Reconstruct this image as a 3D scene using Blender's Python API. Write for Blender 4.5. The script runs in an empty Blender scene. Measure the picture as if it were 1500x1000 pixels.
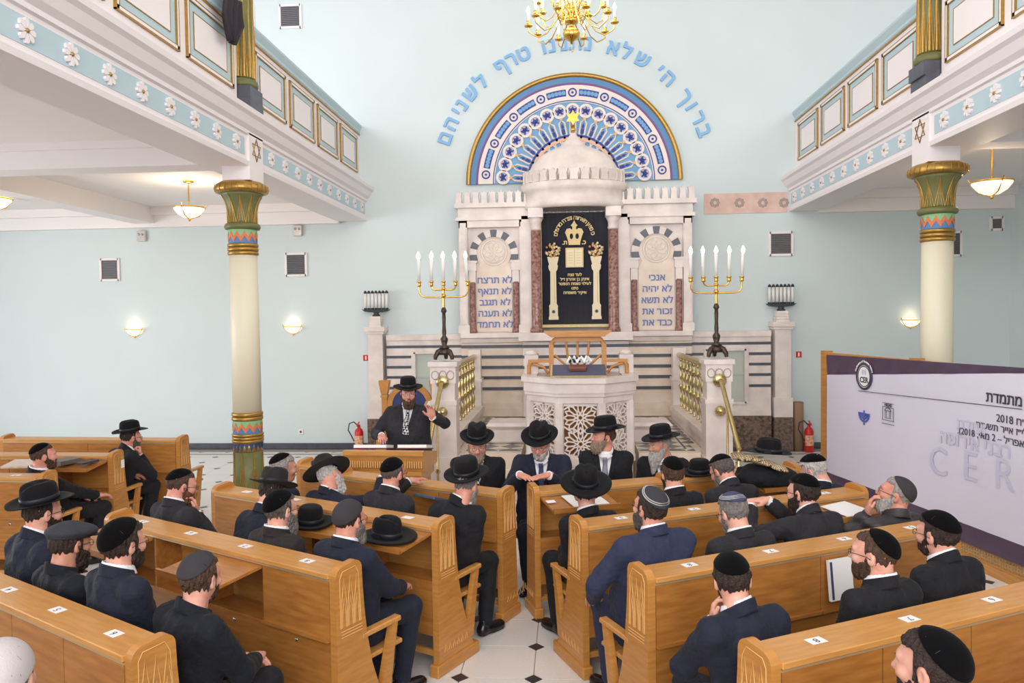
import bpy, bmesh, math, random
import numpy as np
from mathutils import Vector, Matrix, Euler
random.seed(7); np.random.seed(7)
SC = bpy.context.scene
COL = SC.collection
R = math.radians

# ------------------------------------------------------------------ camera
F_PX, YAW, PITCH, ROLL = 1114.2, .0714, .0346, .0136
CAMP = Vector((-.158, 0, 2.45))
cam_d = bpy.data.cameras.new('camera')
cam = bpy.data.objects.new('camera', cam_d); COL.objects.link(cam)
cam_d.sensor_width = 36.0
cam_d.lens = 36.0*F_PX/1500
cam_d.clip_start = .05
cam.matrix_world = (Matrix.Translation(CAMP) @ Matrix.Rotation(YAW, 4, 'Z') @
                    Matrix.Rotation(math.pi/2 - PITCH, 4, 'X') @ Matrix.Rotation(-ROLL, 4, 'Z'))
SC.camera = cam

# ------------------------------------------------------------------ world, exposure, daylight
SC.view_settings.view_transform = 'Standard'
SC.view_settings.look = 'None'
SC.view_settings.exposure = 0.3
SC.view_settings.gamma = 1.0
SC.view_settings.use_curve_mapping = False
W = bpy.data.worlds.new('world'); SC.world = W; W.use_nodes = True
W.node_tree.nodes['Background'].inputs[0].default_value = (.90, .95, 1.0, 1)
W.node_tree.nodes['Background'].inputs[1].default_value = 1.0

def area(name, loc, aim, sx, sy, power, col):
    d = bpy.data.lights.new(name, 'AREA'); d.shape = 'RECTANGLE'; d.size = sx; d.size_y = sy
    d.energy = power; d.color = col
    o = bpy.data.objects.new(name, d); COL.objects.link(o); o.location = loc
    o.rotation_euler = (Vector(aim)-Vector(loc)).to_track_quat('-Z', 'Y').to_euler()
    return o
# daylight through the tall windows above the side galleries and in the wall behind the camera
area('window_daylight_left', (-7.2, 6.0, 7.3), (0, 7.5, 1.5), 11, 3.0, 285, (.95, .97, 1))
area('window_daylight_low_left', (-12.7, 8.0, 2.2), (0, 10.0, 1.6), 8, 2.6, 400, (.95, .97, 1))
area('window_daylight_right', (7.2, 6.0, 7.3), (0, 7.5, 1.5), 11, 3.0, 225, (1, .97, .93))
area('window_daylight_rear', (0, -5.5, 5.8), (0, 12, 2.4), 10, 5, 760, (1, .97, .95))

# ------------------------------------------------------------------ pixel helpers (1500x1000 photograph)
def ray(px, py):
    xr = (px-750)/F_PX; ur = (500-py)/F_PX
    cr, sr = math.cos(ROLL), math.sin(ROLL); x = xr*cr+ur*sr; u = -xr*sr+ur*cr
    cp, sp = math.cos(PITCH), math.sin(PITCH); y = cp+u*sp; z = -sp+u*cp
    cy, sy = math.cos(YAW), math.sin(YAW)
    return Vector((x*cy-y*sy, x*sy+y*cy, z))
def at_z(px, py, z):
    r = ray(px, py); return CAMP + r*((z-CAMP.z)/r.z)
def at_y(px, py, y):
    r = ray(px, py); return CAMP + r*(y/r.y)
def at_x(px, py, x):
    r = ray(px, py); return CAMP + r*((x-CAMP.x)/r.x)
def at_plane(px, py, p, n):
    r = ray(px, py); n = Vector(n); return CAMP + r*((Vector(p)-CAMP).dot(n)/r.dot(n))
def to_px(P):
    d = cam.matrix_world.inverted() @ Vector(P)
    return 750+F_PX*d.x/-d.z, 500-F_PX*d.y/-d.z, -d.z

# ------------------------------------------------------------------ materials
def lin(c):
    return tuple((x/12.92 if x <= .04045 else ((x+.055)/1.055)**2.4) for x in (v/255 for v in c))
MATS = {}
def mat(name, rgb, rough=.6, metal=0, var=0, scale=8, bump=0, bscale=40, spec=.5, stretch=None, col2=None,
        bdist=.01, emit=None, estr=0, sheen=0, sss=0, alpha=1, trans=0, coat=0):
    if name in MATS: return MATS[name]
    m = bpy.data.materials.new(name); m.use_nodes = True; MATS[name] = m
    nt = m.node_tree; b = nt.nodes['Principled BSDF']
    c = lin(rgb); b.inputs['Base Color'].default_value = (*c, 1)
    b.inputs['Roughness'].default_value = rough; b.inputs['Metallic'].default_value = metal
    b.inputs['Specular IOR Level'].default_value = spec
    if sheen: b.inputs['Sheen Weight'].default_value = sheen
    if sss:
        b.inputs['Subsurface Weight'].default_value = sss; b.inputs['Subsurface Radius'].default_value = (.01, .004, .002)
    if coat: b.inputs['Coat Weight'].default_value = coat
    if trans: b.inputs['Transmission Weight'].default_value = trans
    if alpha < 1: b.inputs['Alpha'].default_value = alpha
    if emit: b.inputs['Emission Color'].default_value = (*lin(emit), 1); b.inputs['Emission Strength'].default_value = estr
    tc = None
    if var or bump:
        tc = nt.nodes.new('ShaderNodeTexCoord'); mp = nt.nodes.new('ShaderNodeMapping')
        nt.links.new(tc.outputs['Object'], mp.inputs[0])
        if stretch: mp.inputs['Scale'].default_value = stretch
    if var:
        n = nt.nodes.new('ShaderNodeTexNoise'); n.inputs['Scale'].default_value = scale; n.inputs['Detail'].default_value = 5
        nt.links.new(mp.outputs[0], n.inputs['Vector'])
        r = nt.nodes.new('ShaderNodeValToRGB'); r.color_ramp.elements[0].position = .3; r.color_ramp.elements[1].position = .7
        c2 = lin(col2) if col2 else tuple(max(0, x*(1-var)) for x in c)
        r.color_ramp.elements[0].color = (*c2, 1); r.color_ramp.elements[1].color = (*c, 1)
        nt.links.new(n.outputs[0], r.inputs[0]); nt.links.new(r.outputs[0], b.inputs['Base Color'])
    if bump:
        n2 = nt.nodes.new('ShaderNodeTexNoise'); n2.inputs['Scale'].default_value = bscale; n2.inputs['Detail'].default_value = 4
        nt.links.new(mp.outputs[0], n2.inputs['Vector'])
        bp = nt.nodes.new('ShaderNodeBump'); bp.inputs['Strength'].default_value = bump; bp.inputs['Distance'].default_value = bdist
        nt.links.new(n2.outputs[0], bp.inputs['Height']); nt.links.new(bp.outputs[0], b.inputs['Normal'])
    return m

M_WALL = mat('aqua_wall_paint', (215, 226, 227), .8, var=.03, scale=1.2, bump=.03, bscale=60)
M_WHITE = mat('white_paint', (244, 236, 236), .6)
M_CEIL = mat('white_ceiling_paint', (246, 240, 238), .8)
M_BLUEP = mat('pale_blue_paint', (188, 210, 218), .6)
M_GOLDP = mat('gold_paint', (190, 150, 78), .38, metal=.75, var=.25, scale=30)
M_GOLD = mat('polished_brass', (228, 182, 92), .2, metal=1)
M_BRASS = mat('old_brass', (204, 182, 126), .27, metal=1, var=.15, scale=20)
M_BRONZE = mat('dark_bronze', (84, 72, 64), .42, metal=.7, var=.3, scale=30, bump=.3)
M_GREEN = mat('olive_green_paint', (112, 114, 66), .45, var=.15, scale=20)
M_CREAM = mat('cream_shaft_paint', (232, 224, 198), .45)
M_ORANGE = mat('orange_paint', (222, 122, 72), .6)
M_ZBLUE = mat('zigzag_blue_paint', (84, 132, 186), .6)
M_ZGREEN = mat('zigzag_green_paint', (142, 192, 138), .6)
M_NAVY = mat('navy_paint', (34, 66, 112), .5)
M_MARB = mat('white_marble', (240, 228, 220), .35, var=.14, scale=3.5, bump=.02, col2=(214, 200, 194))
M_MARB2 = mat('cream_marble', (236, 220, 204), .35, var=.12, scale=4, col2=(220, 198, 178))
M_DARKM = mat('dark_grey_marble', (86, 88, 98), .35, var=.3, scale=9)
M_REDM = mat('red_brown_marble', (112, 60, 52), .25, var=.5, scale=24, col2=(180, 142, 132))
M_BROWNM = mat('brown_fossil_marble', (66, 50, 42), .25, var=.5, scale=20, col2=(138, 114, 98))
M_WOOD = mat('oak_wood', (204, 144, 74), .34, var=.2, scale=5, stretch=(1, 1, 9), col2=(182, 122, 58), bump=.03, bscale=30)
M_WOODH = mat('oak_wood_lengthwise', (212, 154, 84), .34, var=.2, scale=5, stretch=(1, 9, 9), col2=(194, 136, 72), bump=.03, bscale=30)
M_WOODD = mat('oak_wood_lid', (186, 126, 62), .34, var=.22, scale=4, stretch=(1.2, 8, 8), col2=(158, 100, 44))
M_CARVE = mat('carving_highlight_wood', (228, 178, 112), .4)  # paler oak colour, edge highlights painted into the raised carving lines
M_HINGE = mat('hinge_metal', (214, 190, 150), .35, metal=.6)
M_DARK = mat('dark_slot', (30, 22, 16), .8)
M_PAPER = mat('white_paper', (244, 243, 242), .7)
M_INK = mat('black_ink', (40, 40, 48), .7)
M_STEEL = mat('steel', (190, 190, 195), .25, metal=1)
M_RED = mat('extinguisher_red', (206, 40, 36), .3)
M_BLACK = mat('black_iron', (44, 48, 54), .5)
M_TUBE = mat('white_lamp_tube', (232, 230, 226), .4)
M_BULB = mat('lit_bulb', (255, 250, 240), .4, emit=(255, 244, 224), estr=6)
M_SHADE = mat('lit_glass_shade', (255, 248, 232), .4, emit=(255, 238, 204), estr=.8)
M_GRILL = mat('grey_vent_grille', (122, 118, 118), .5)
M_LETTER = mat('blue_letter_paint', (136, 184, 226), .6)
M_LETTER2 = mat('violet_blue_inlay', (112, 128, 186), .6)
M_TILE = mat('speckled_white_tile', (236, 231, 226), .28, var=.08, scale=60)
M_TILEB = mat('black_tile', (52, 52, 56), .3)
M_GROUT = mat('grout', (158, 150, 144), .8)
M_VELVET = mat('navy_velvet', (22, 24, 42), .9, sheen=.6, bump=.1, bscale=200)
M_GOLDT = mat('gold_embroidery', (226, 200, 142), .5, metal=.2, var=.25, scale=60)
M_GLASS = mat('cabinet_glass', (225, 238, 236), .08, alpha=.28)

# ------------------------------------------------------------------ object helpers
def link(name, me, material=None, parent=None, loc=None, rot=None):
    o = bpy.data.objects.new(name, me); COL.objects.link(o)
    if material is not None and me is not None and len(me.materials) == 0: me.materials.append(material)
    if parent is not None: o.parent = parent
    if loc is not None: o.location = loc
    if rot is not None: o.rotation_euler = rot
    return o
def empty(name, loc=(0, 0, 0), rz=0.0):
    o = bpy.data.objects.new(name, None); COL.objects.link(o); o.location = loc; o.rotation_euler = (0, 0, rz)
    o.empty_display_size = .1; return o
def tag(o, label=None, cat=None, group=None, kind=None):
    if label: o['label'] = label
    if cat: o['category'] = cat
    if group: o['group'] = group
    if kind: o['kind'] = kind
    return o

class MB:
    """collects simple shapes into one mesh"""
    def __init__(s): s.v = []; s.f = []; s.mi = []; s.sm = []
    def add(s, vs, fs, mi=0, smooth=False):
        b = len(s.v); s.v += [tuple(p) for p in vs]
        for f in fs: s.f.append(tuple(b+i for i in f)); s.mi.append(mi); s.sm.append(smooth)
        return s
    def box(s, x0, x1, y0, y1, z0, z1, mi=0, bev=0):
        if bev:
            b = min(bev, (x1-x0)*.45, (y1-y0)*.45, (z1-z0)*.45)
            bm = bmesh.new(); bmesh.ops.create_cube(bm, size=1)
            for v in bm.verts: v.co = Vector(((x0+x1)/2+v.co.x*(x1-x0), (y0+y1)/2+v.co.y*(y1-y0), (z0+z1)/2+v.co.z*(z1-z0)))
            bmesh.ops.bevel(bm, geom=bm.edges[:], offset=b, segments=1, affect='EDGES')
            bm.verts.ensure_lookup_table()
            s.add([v.co[:] for v in bm.verts], [[v.index for v in f.verts] for f in bm.faces], mi); bm.free(); return s
        vs = [(x, y, z) for x in (x0, x1) for y in (y0, y1) for z in (z0, z1)]
        return s.add(vs, [(0, 1, 3, 2), (4, 6, 7, 5), (0, 4, 5, 1), (2, 3, 7, 6), (0, 2, 6, 4), (1, 5, 7, 3)], mi)
    def obox(s, c, ax, ay, az, hx, hy, hz, mi=0):
        c = Vector(c); ax, ay, az = Vector(ax).normalized(), Vector(ay).normalized(), Vector(az).normalized()
        vs = [c+ax*hx*i+ay*hy*j+az*hz*k for i in (-1, 1) for j in (-1, 1) for k in (-1, 1)]
        return s.add(vs, [(0, 1, 3, 2), (4, 6, 7, 5), (0, 4, 5, 1), (2, 3, 7, 6), (0, 2, 6, 4), (1, 5, 7, 3)], mi)
    def prism(s, pts, a, b, axis='x', mi=0, smooth=False):
        """polygon pts extruded between a and b along axis; pts are in the other two axes in order"""
        n = len(pts)
        def P(p, t): return (t, p[0], p[1]) if axis == 'x' else ((p[0], t, p[1]) if axis == 'y' else (p[0], p[1], t))
        vs = [P(p, a) for p in pts]+[P(p, b) for p in pts]
        s.add(vs, [tuple(range(n))[::-1], tuple(range(n, 2*n))], mi)
        return s.add(vs, [(i, (i+1) % n, n+(i+1) % n, n+i) for i in range(n)], mi, smooth)
    def lathe(s, prof, n=24, c=(0, 0, 0), mi=0, a0=0, a1=2*math.pi, smooth=True):
        full = abs(a1-a0-2*math.pi) < 1e-6; m = n if full else n+1
        vs = []
        for r, z in prof:
            for i in range(m):
                a = a0+(a1-a0)*i/n; vs.append((c[0]+r*math.cos(a), c[1]+r*math.sin(a), c[2]+z))
        fs = []
        for j in range(len(prof)-1):
            for i in range(n):
                k = (i+1) % m; fs.append((j*m+i, j*m+k, (j+1)*m+k, (j+1)*m+i))
        s.add(vs, fs, mi, smooth)
        if full:
            b = len(s.v)-len(vs)
            for j, fl in ((0, True), (len(prof)-1, False)):
                if prof[j][0] > 1e-4:
                    f = [b+j*m+i for i in range(m)]; s.f.append(tuple(f[::-1] if fl else f)); s.mi.append(mi); s.sm.append(False)
        return s
    def tube(s, pts, r, n=8, mi=0, closed=False):
        pts = [Vector(p) for p in pts]; N = len(pts); rr = r if hasattr(r, '__len__') else [r]*N
        vs = []; up = None
        for i, p in enumerate(pts):
            t = (pts[(i+1) % N]-pts[i-1]) if (closed or 0 < i < N-1) else (pts[1]-pts[0] if i == 0 else pts[-1]-pts[-2])
            t.normalize()
            if up is None: up = t.orthogonal().normalized()
            a = (up - t*up.dot(t))
            a = a.normalized() if a.length > 1e-6 else t.orthogonal().normalized()
            up = a; b = t.cross(a)
            for k in range(n):
                q = 2*math.pi*k/n; vs.append(p+(a*math.cos(q)+b*math.sin(q))*rr[i])
        fs = []
        for i in range(N if closed else N-1):
            j = (i+1) % N
            for k in range(n): fs.append((i*n+k, i*n+(k+1) % n, j*n+(k+1) % n, j*n+k))
        s.add(vs, fs, mi, True)
        if not closed:
            s.add(vs[:n], [tuple(range(n))[::-1]], mi); s.add(vs[-n:], [tuple(range(n))], mi)
        return s
    def ball(s, c, r, n=12, mi=0, sc=(1, 1, 1)):
        m = max(4, n//2); prof = [(max(1e-5, r*math.sin(math.pi*i/m)), -r*math.cos(math.pi*i/m)) for i in range(m+1)]
        t = MB().lathe(prof, n); vs = [(c[0]+x*sc[0], c[1]+y*sc[1], c[2]+z*sc[2]) for x, y, z in t.v]
        return s.add(vs, t.f, mi, True)
    def disc_arc(s, r0, r1, y0, y1, a0, a1, n=32, c=(0, 0), mi=0):
        """ring sector in the x-z plane, extruded along y"""
        for i in range(n):
            p, q = a0+(a1-a0)*i/n, a0+(a1-a0)*(i+1)/n
            P = lambda r, a, y: (c[0]+r*math.cos(a), y, c[1]+r*math.sin(a))
            vs = [P(r0, p, y0), P(r1, p, y0), P(r1, q, y0), P(r0, q, y0), P(r0, p, y1), P(r1, p, y1), P(r1, q, y1), P(r0, q, y1)]
            s.add(vs, [(0, 1, 2, 3), (1, 5, 6, 2), (4, 0, 3, 7)], mi)
            if i == 0: s.add(vs, [(0, 4, 5, 1)], mi)
            if i == n-1: s.add(vs, [(3, 2, 6, 7)], mi)
        return s
    def mesh(s, name, mats=None):
        me = bpy.data.meshes.new(name); me.from_pydata(s.v, [], s.f)
        me.polygons.foreach_set('material_index', s.mi); me.polygons.foreach_set('use_smooth', s.sm)
        for m in (mats or []): me.materials.append(m)
        bm = bmesh.new(); bm.from_mesh(me); bmesh.ops.recalc_face_normals(bm, faces=bm.faces[:]); bm.to_mesh(me); bm.free()
        return me
    def build(s, name, mats, parent=None, loc=None, rot=None):
        if not isinstance(mats, (list, tuple)): mats = [mats]
        return link(name, s.mesh(name, mats), None, parent, loc, rot)

def struct(o): o['kind'] = 'structure'; return o

FONT_CACHE = {}
def bez_poly(sp, res):
    out = []; bp = sp.bezier_points; n = len(bp)
    for i in range(n):
        a, b = bp[i], bp[(i+1) % n]
        p0, p1, p2, p3 = a.co, a.handle_right, b.handle_left, b.co
        st = 1 if ((p1-p0).cross(p3-p0).length+(p2-p0).cross(p3-p0).length) < 1e-7 else res
        for k in range(st):
            t = k/st; u = 1-t; q = p0*u**3+p1*(3*u*u*t)+p2*(3*u*t*t)+p3*t**3
            if not out or (out[-1]-Vector((q.x, q.y))).length > 1e-6: out.append(Vector((q.x, q.y)))
    if len(out) > 2 and (out[0]-out[-1]).length < 1e-6: out.pop()
    return out
def poly_area(p): return sum(p[i-1].x*p[i].y-p[i].x*p[i-1].y for i in range(len(p)))/2
def inside(pt, p):
    c = False
    for i in range(len(p)):
        a, b = p[i-1], p[i]
        if (a.y > pt.y) != (b.y > pt.y) and pt.x < (b.x-a.x)*(pt.y-a.y)/(b.y-a.y)+a.x: c = not c
    return c
def text_mesh(txt, size=1.0, ext=.01, off=0.0, res=4, align='CENTER'):
    """solid letters: each outline filled by itself, so that overlapping outlines in a glyph stay clean"""
    from mathutils.geometry import tessellate_polygon
    key = (txt, size, ext, off, align)
    if key in FONT_CACHE: return FONT_CACHE[key]
    cu = bpy.data.curves.new('lettering', 'FONT'); cu.body = txt; cu.size = size
    cu.align_x = align; cu.align_y = 'CENTER'
    o = bpy.data.objects.new('lettering_source', cu); COL.objects.link(o)
    dg = bpy.context.evaluated_depsgraph_get(); c2 = o.evaluated_get(dg).to_curve(dg)
    polys = [p for p in (bez_poly(s_, res) for s_ in c2.splines if s_.type == 'BEZIER') if len(p) > 2]
    bpy.data.objects.remove(o)
    areas = [poly_area(p) for p in polys]
    hole = [any(areas[k]*areas[i] < 0 and abs(areas[k]) > abs(areas[i]) and inside(polys[i][0], polys[k]) for k in range(len(polys))) for i in range(len(polys))]
    b = MB(); n_ = 0
    for i, p in enumerate(polys):
        if hole[i]: continue
        rings = [p]+[q for k, q in enumerate(polys) if hole[k] and areas[k]*areas[i] < 0 and inside(q[0], p)]
        tri = tessellate_polygon([[Vector((v.x, v.y, 0)) for v in r] for r in rings])
        flatv = [v for r in rings for v in r]; N = len(flatv)
        fs = [tuple(t) for t in tri]+[tuple(x+N for x in t[::-1]) for t in tri]; k0 = 0
        for r in rings:
            m = len(r); fs += [(k0+k, k0+(k+1) % m, N+k0+(k+1) % m, N+k0+k) for k in range(m)]; k0 += m
        for dx, dy in (((0, 0),) if off <= 0 else ((0, 0), (off, off), (-off, off), (off, -off), (-off, -off))):      # heavier stroke
            e = ext+min(size*.0008, .0004)*(n_ % 12); n_ += 1
            b.add([(v.x+dx, v.y+dy, e) for v in flatv]+[(v.x+dx, v.y+dy, -e) for v in flatv], fs)
    FONT_CACHE[key] = b.mesh('lettering', []); return FONT_CACHE[key]
def text(name, txt, size, material, parent=None, loc=(0, 0, 0), rot=(0, 0, 0), ext=.01, off=0.0, res=4, align='CENTER'):
    me = text_mesh(txt, size, ext, off, res, align).copy(); me.materials.clear(); me.materials.append(material)
    return link(name, me, None, parent, loc, rot)
def heb(t): return t[::-1]
def copy_tree(o, parent=None):
    c = o.copy(); COL.objects.link(c); c.parent = parent
    for ch in list(o.children): copy_tree(ch, c)
    return c
# ================================================================== room shell
WY = 13.87
floor = struct(MB().box(-13, 8.2, -6, WY+.2, -.2, -.008).build('floor', M_GROUT))
wall_b = struct(MB().box(-13, 8.2, WY, WY+.25, 0, 9.8).build('wall_back', M_WALL))
struct(MB().box(7.57, 7.8, -6, WY, 0, 9.8).build('wall_right', M_WALL))
struct(MB().box(-13.2, -13, -6, WY, 0, 9.8).build('wall_left', M_WALL))
struct(MB().box(-13, 8.2, -6, WY+.2, 9.8, 10).build('ceiling', M_CEIL))
struct(MB().box(-13, -3.76, WY-.03, WY, 0, .11).build('baseboard_back', M_DARKM))
struct(MB().box(3.78, 7.57, WY-.03, WY, 0, .11).build('baseboard_right', M_DARKM))
struct(MB().box(-13, -2.2, 13.28, 13.33, -.006, .0015).box(2.2, 7.5, 13.28, 13.33, -.006, .0015).build('trim_1', M_DARKM))
# floor tiles: clipped squares on a half metre grid with black diamonds on the crossings
T, C = .5, .062
def tile_mesh():
    h = T/2-.003
    pts = [(-h+C, -h), (h-C, -h), (h, -h+C), (h, h-C), (h-C, h), (-h+C, h), (-h, h-C), (-h, -h+C)]
    return MB().prism(pts, -.01, 0, 'z').mesh('tile', [M_TILE])
def dia_mesh():
    h = C-.004
    return MB().prism([(-h, 0), (0, -h), (h, 0), (0, h)], -.01, 0, 'z').mesh('tile', [M_TILEB])
tm, dm = tile_mesh(), dia_mesh()
cells = []
for i in range(-26, 17):
    for j in range(-2, 27):
        x, y = -.405+T*i, 5.04+T*(j-6)
        if y > 13.2 or y < 2.2: continue
        if abs(x) < 1.8 and y > 9: continue
        for me, cx, cy in ((tm, x+T/2, y+T/2), (dm, x, y)):
            px, py, d = to_px((cx, cy, 0))
            if not (-60 < px < 1560 and py < 1060) or d < .5: continue
            cells.append((d*(1 if me is tm else 1.0), me, cx, cy))
# keep as single pieces those on open floor, nearest first
def open_floor(x, y): return (-1.6 < x < .7 and 3.6 < y < 7) or (y > 8.3 and x > -7 and x < -1.7) or (x > 1.7 and y > 9)
cells.sort(key=lambda c: (not open_floor(c[2], c[3]), c[0]))
cnt = {tm: 0, dm: 0}; rest = MB()
for d, me, x, y in cells:
    if cnt[me] < 290:
        cnt[me] += 1; link('floor_tile' if me is tm else 'floor_diamond', me, None, floor, (x, y, 0))
    else:
        rest.add([(v.co.x+x, v.co.y+y, v.co.z) for v in me.vertices], [tuple(p.vertices) for p in me.polygons], 0 if me is tm else 1)
if rest.v: tag(rest.build('floor_tiles', [M_TILE, M_TILEB], floor), kind='stuff')

# ------------------------------------------------------------------ galleries
def rosette_mesh():
    b = MB()
    for k in range(8):
        a = 2*math.pi*k/8; c, s_ = math.cos(a), math.sin(a)
        pts = []
        for t, w in ((.18, .02), (.45, .17), (.75, .26), (1, .14)):
            pts.append((t, w))
        out = [(t, w) for t, w in pts]+[(t, -w) for t, w in reversed(pts)]
        poly = [((t*c-w*s_)*.085, (t*s_+w*c)*.085) for t, w in out]
        b.prism(poly, 0, .022, 'x')
    b.ball((.02, 0, 0), .017, 8, 1)
    return b.mesh('rosette', [M_WHITE, M_GOLDP])
ROS = rosette_mesh()
def star_mesh(r=.13, w=.012):
    b = MB()
    for o in (0, math.pi):
        P = [(r*math.sin(o+2*math.pi*k/3), r*math.cos(o+2*math.pi*k/3)) for k in range(3)]
        b.tube([(0, p[0], p[1]) for p in P], w*.6, 4, 0, True)
    return b.mesh('star', [M_GOLDP])
STAR = star_mesh()
COLY = 8.83
def gallery(sgn, label):
    g = empty('balcony', (0, 0, 0)); tag(g, label, 'balcony')
    X = lambda x: sgn*x
    y0, y1 = -3.0, WY
    # slab and fascia profile (x outwards from nave, z)
    prof = [(3.80, 4.22), (3.79, 4.27), (3.82, 4.28), (3.82, 4.57), (3.79, 4.58), (3.79, 4.62), (3.74, 4.66), (3.70, 4.74), (3.66, 4.77), (3.65, 4.82),
            (3.78, 4.90), (3.90, 4.96), (3.92, 5.0), (4.1, 5.0), (4.1, 4.40), (4.35, 4.40), (4.35, 4.22)]
    MB().prism([(X(a), z) for a, z in prof], y0, y1, 'y').build('fascia', M_WHITE, g)
    MB().box(*sorted((X(4.3), X(12.9 if sgn < 0 else 7.57))), y0, y1, 4.55, 4.75).build('soffit', M_CEIL, g)
    # ceiling mouldings and cross beams below the gallery
    wo = 12.9 if sgn < 0 else 7.57
    for yb in (COLY, 3.6):
        b = MB().box(*sorted((X(4.3), X(wo))), yb-.19, yb+.19, 4.25, 4.56).box(*sorted((X(4.3), X(wo))), yb-.24, yb+.24, 4.46, 4.56)
        b.build('cross_beam', M_CEIL, g)
    MB().box(*sorted((X(4.3), X(wo))), y1-.12, y1, 4.18, 4.56).box(*sorted((X(4.3), X(wo))), y1-.22, y1, 4.4, 4.56).build('cornice', M_CEIL, g)
    if sgn < 0:
        for xb in (8.0,): MB().box(-xb-.19, -xb+.19, y0, y1, 4.25, 4.56).build('cross_beam', M_CEIL, g)
    # parapet with panels
    gaps = [(y0, COLY-.2), (COLY+.2, y1)]          # the parapet stops either side of the column
    for ga, gb in gaps: MB().box(*sorted((X(3.92), X(4.06))), ga, gb, 5.0, 5.82).build('parapet', M_WHITE, g)
    cap = [(3.92, 5.80), (3.90, 5.83), (3.90, 5.86), (3.86, 5.93), (3.86, 5.96), (4.14, 5.96), (4.14, 5.80)]
    for ga, gb in gaps:
        MB().prism([(X(a), z) for a, z in cap], ga, gb, 'y').build('cap_moulding', M_BLUEP, g)
        MB().box(*sorted((X(3.895), X(3.92))), ga, gb, 5.785, 5.80).build('gold_line', M_GOLDP, g)
    pitch = 1.22
    p4 = (y1-.12-(COLY+.22))/4
    ys = [y1-.12-p4*(k+.5) for k in range(4)]+[COLY-.24-pitch*(k+.5) for k in range(9)]
    def pan():
        return None
    for yc in ys:
        hw = (p4 if yc > COLY else pitch)/2-.09; z0, z1 = 5.08, 5.70
        p = MB()
        # frame mouldings
        for (a0, a1, b0, b1) in ((yc-hw, yc+hw, z0, z0+.035), (yc-hw, yc+hw, z1-.035, z1), (yc-hw, yc-hw+.035, z0, z1), (yc+hw-.035, yc+hw, z0, z1)):
            p.box(*sorted((X(3.925), X(3.895))), a0, a1, b0, b1)
        pn = p.build('panel_frame', M_WHITE, g)
        q = MB()
        for (a0, a1, b0, b1, e) in ((yc-hw+.03, yc+hw-.03, z0+.03, z0+.038, 0), (yc-hw+.03, yc+hw-.03, z1-.038, z1-.03, 0), (yc-hw+.03, yc-hw+.042, z0+.03, z1-.03, 0), (yc+hw-.042, yc+hw-.03, z0+.03, z1-.03, 0),
                                    (yc-hw-.012, yc+hw+.012, z0-.012, z0, 0), (yc+hw, yc+hw+.012, z0-.012, z1+.012, 0), (yc-hw-.012, yc-hw, z0-.012, z1+.012, 0), (yc-hw-.012, yc+hw+.012, z1, z1+.012, 0)):
            q.box(*sorted((X(3.926), X(3.893))), a0, a1, b0, b1)
        q.build('gilt_edge', M_GOLDP, pn)
        MB().box(*sorted((X(3.93), X(3.912))), yc-hw+.04, yc+hw-.04, z0+.04, z1-.04).build('blue_panel', M_BLUEP, pn)
        i = .15
        MB().box(*sorted((X(3.93), X(3.906))), yc-hw+i, yc+hw-i, z0+i-.02, z1-i+.02).build('white_panel', M_WHITE, pn)
        q = MB(); a, b_, c_, d_ = yc-hw+i, yc+hw-i, z0+i-.02, z1-i+.02; t = .009
        for (a0, a1, b0, b1) in ((a-t, b_+t, c_-t, c_), (a-t, b_+t, d_, d_+t), (a-t, a, c_, d_), (b_, b_+t, c_, d_)): q.box(*sorted((X(3.93), X(3.903))), a0, a1, b0, b1)
        q.build('gilt_edge', M_GOLDP, pn)
    # frieze: blue band, rosettes, star block over each column
    colys = [COLY, 2.6]
    segs = [(COLY+.22, y1-.03), (2.6+.22, COLY-.22), (y0, 2.6-.22)]
    for a, b_ in segs:
        MB().box(*sorted((X(3.825), X(3.815))), a+.05, b_-.05, 4.33, 4.53).build('blue_frieze', M_BLUEP, g)
        n = max(1, int(round((b_-a-.1)/.46)))
        for k in range(n):
            o = link('rosette', ROS, None, g, (X(3.815), a+.05+(b_-a-.1)*(k+.5)/n, 4.43), (0, 0, math.pi if sgn > 0 else 0))
    for yc in colys:
        MB().box(*sorted((X(3.79), X(4.12))), yc-.2, yc+.2, 4.06, 4.60).build('column_block', M_WHITE, g)
        link('star', STAR, None, g, (X(3.786), yc, 4.43))
    MB().box(*sorted((X(3.765), X(4.08))), COLY-.185, COLY+.185, 4.86, 5.0).build('column_footing', M_DARKM, g)
    return g
gal_l = gallery(-1, 'white and pale blue gallery balcony along the left side')
gal_r = gallery(1, 'white and pale blue gallery balcony along the right side')

# ------------------------------------------------------------------ painted Egyptian style columns
def zigband(b, r, z0, z1, N=12, mi=(0, 1, 2)):
    h = z1-z0; M = N*2; P = []
    for i in range(M):
        a = 2*math.pi*i/M; lo = z0+h*(.08 if i % 2 else .52); P.append((a, [z0, lo, lo+.36*h, z1]))
    for i in range(M):
        a, za = P[i]; c, zc = P[(i+1) % M]
        for k in range(3):
            e = .004 if k == 1 else 0
            vs = [((r+e)*math.cos(t), (r+e)*math.sin(t), z) for t, z in ((a, za[k]), (c, zc[k]), (c, zc[k+1]), (a, za[k+1]))]
            b.add(vs, [(0, 1, 2, 3)], mi[k], False)
def rings(b, r, z0, z1, n, mi=0):
    h = (z1-z0)/n
    for i in range(n): b.lathe([(r-.004, z0+i*h), (r+.012, z0+i*h+.15*h), (r+.014, z0+i*h+.5*h), (r+.012, z0+i*h+.85*h), (r-.004, z0+i*h+h)], 28, mi=mi)
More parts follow.
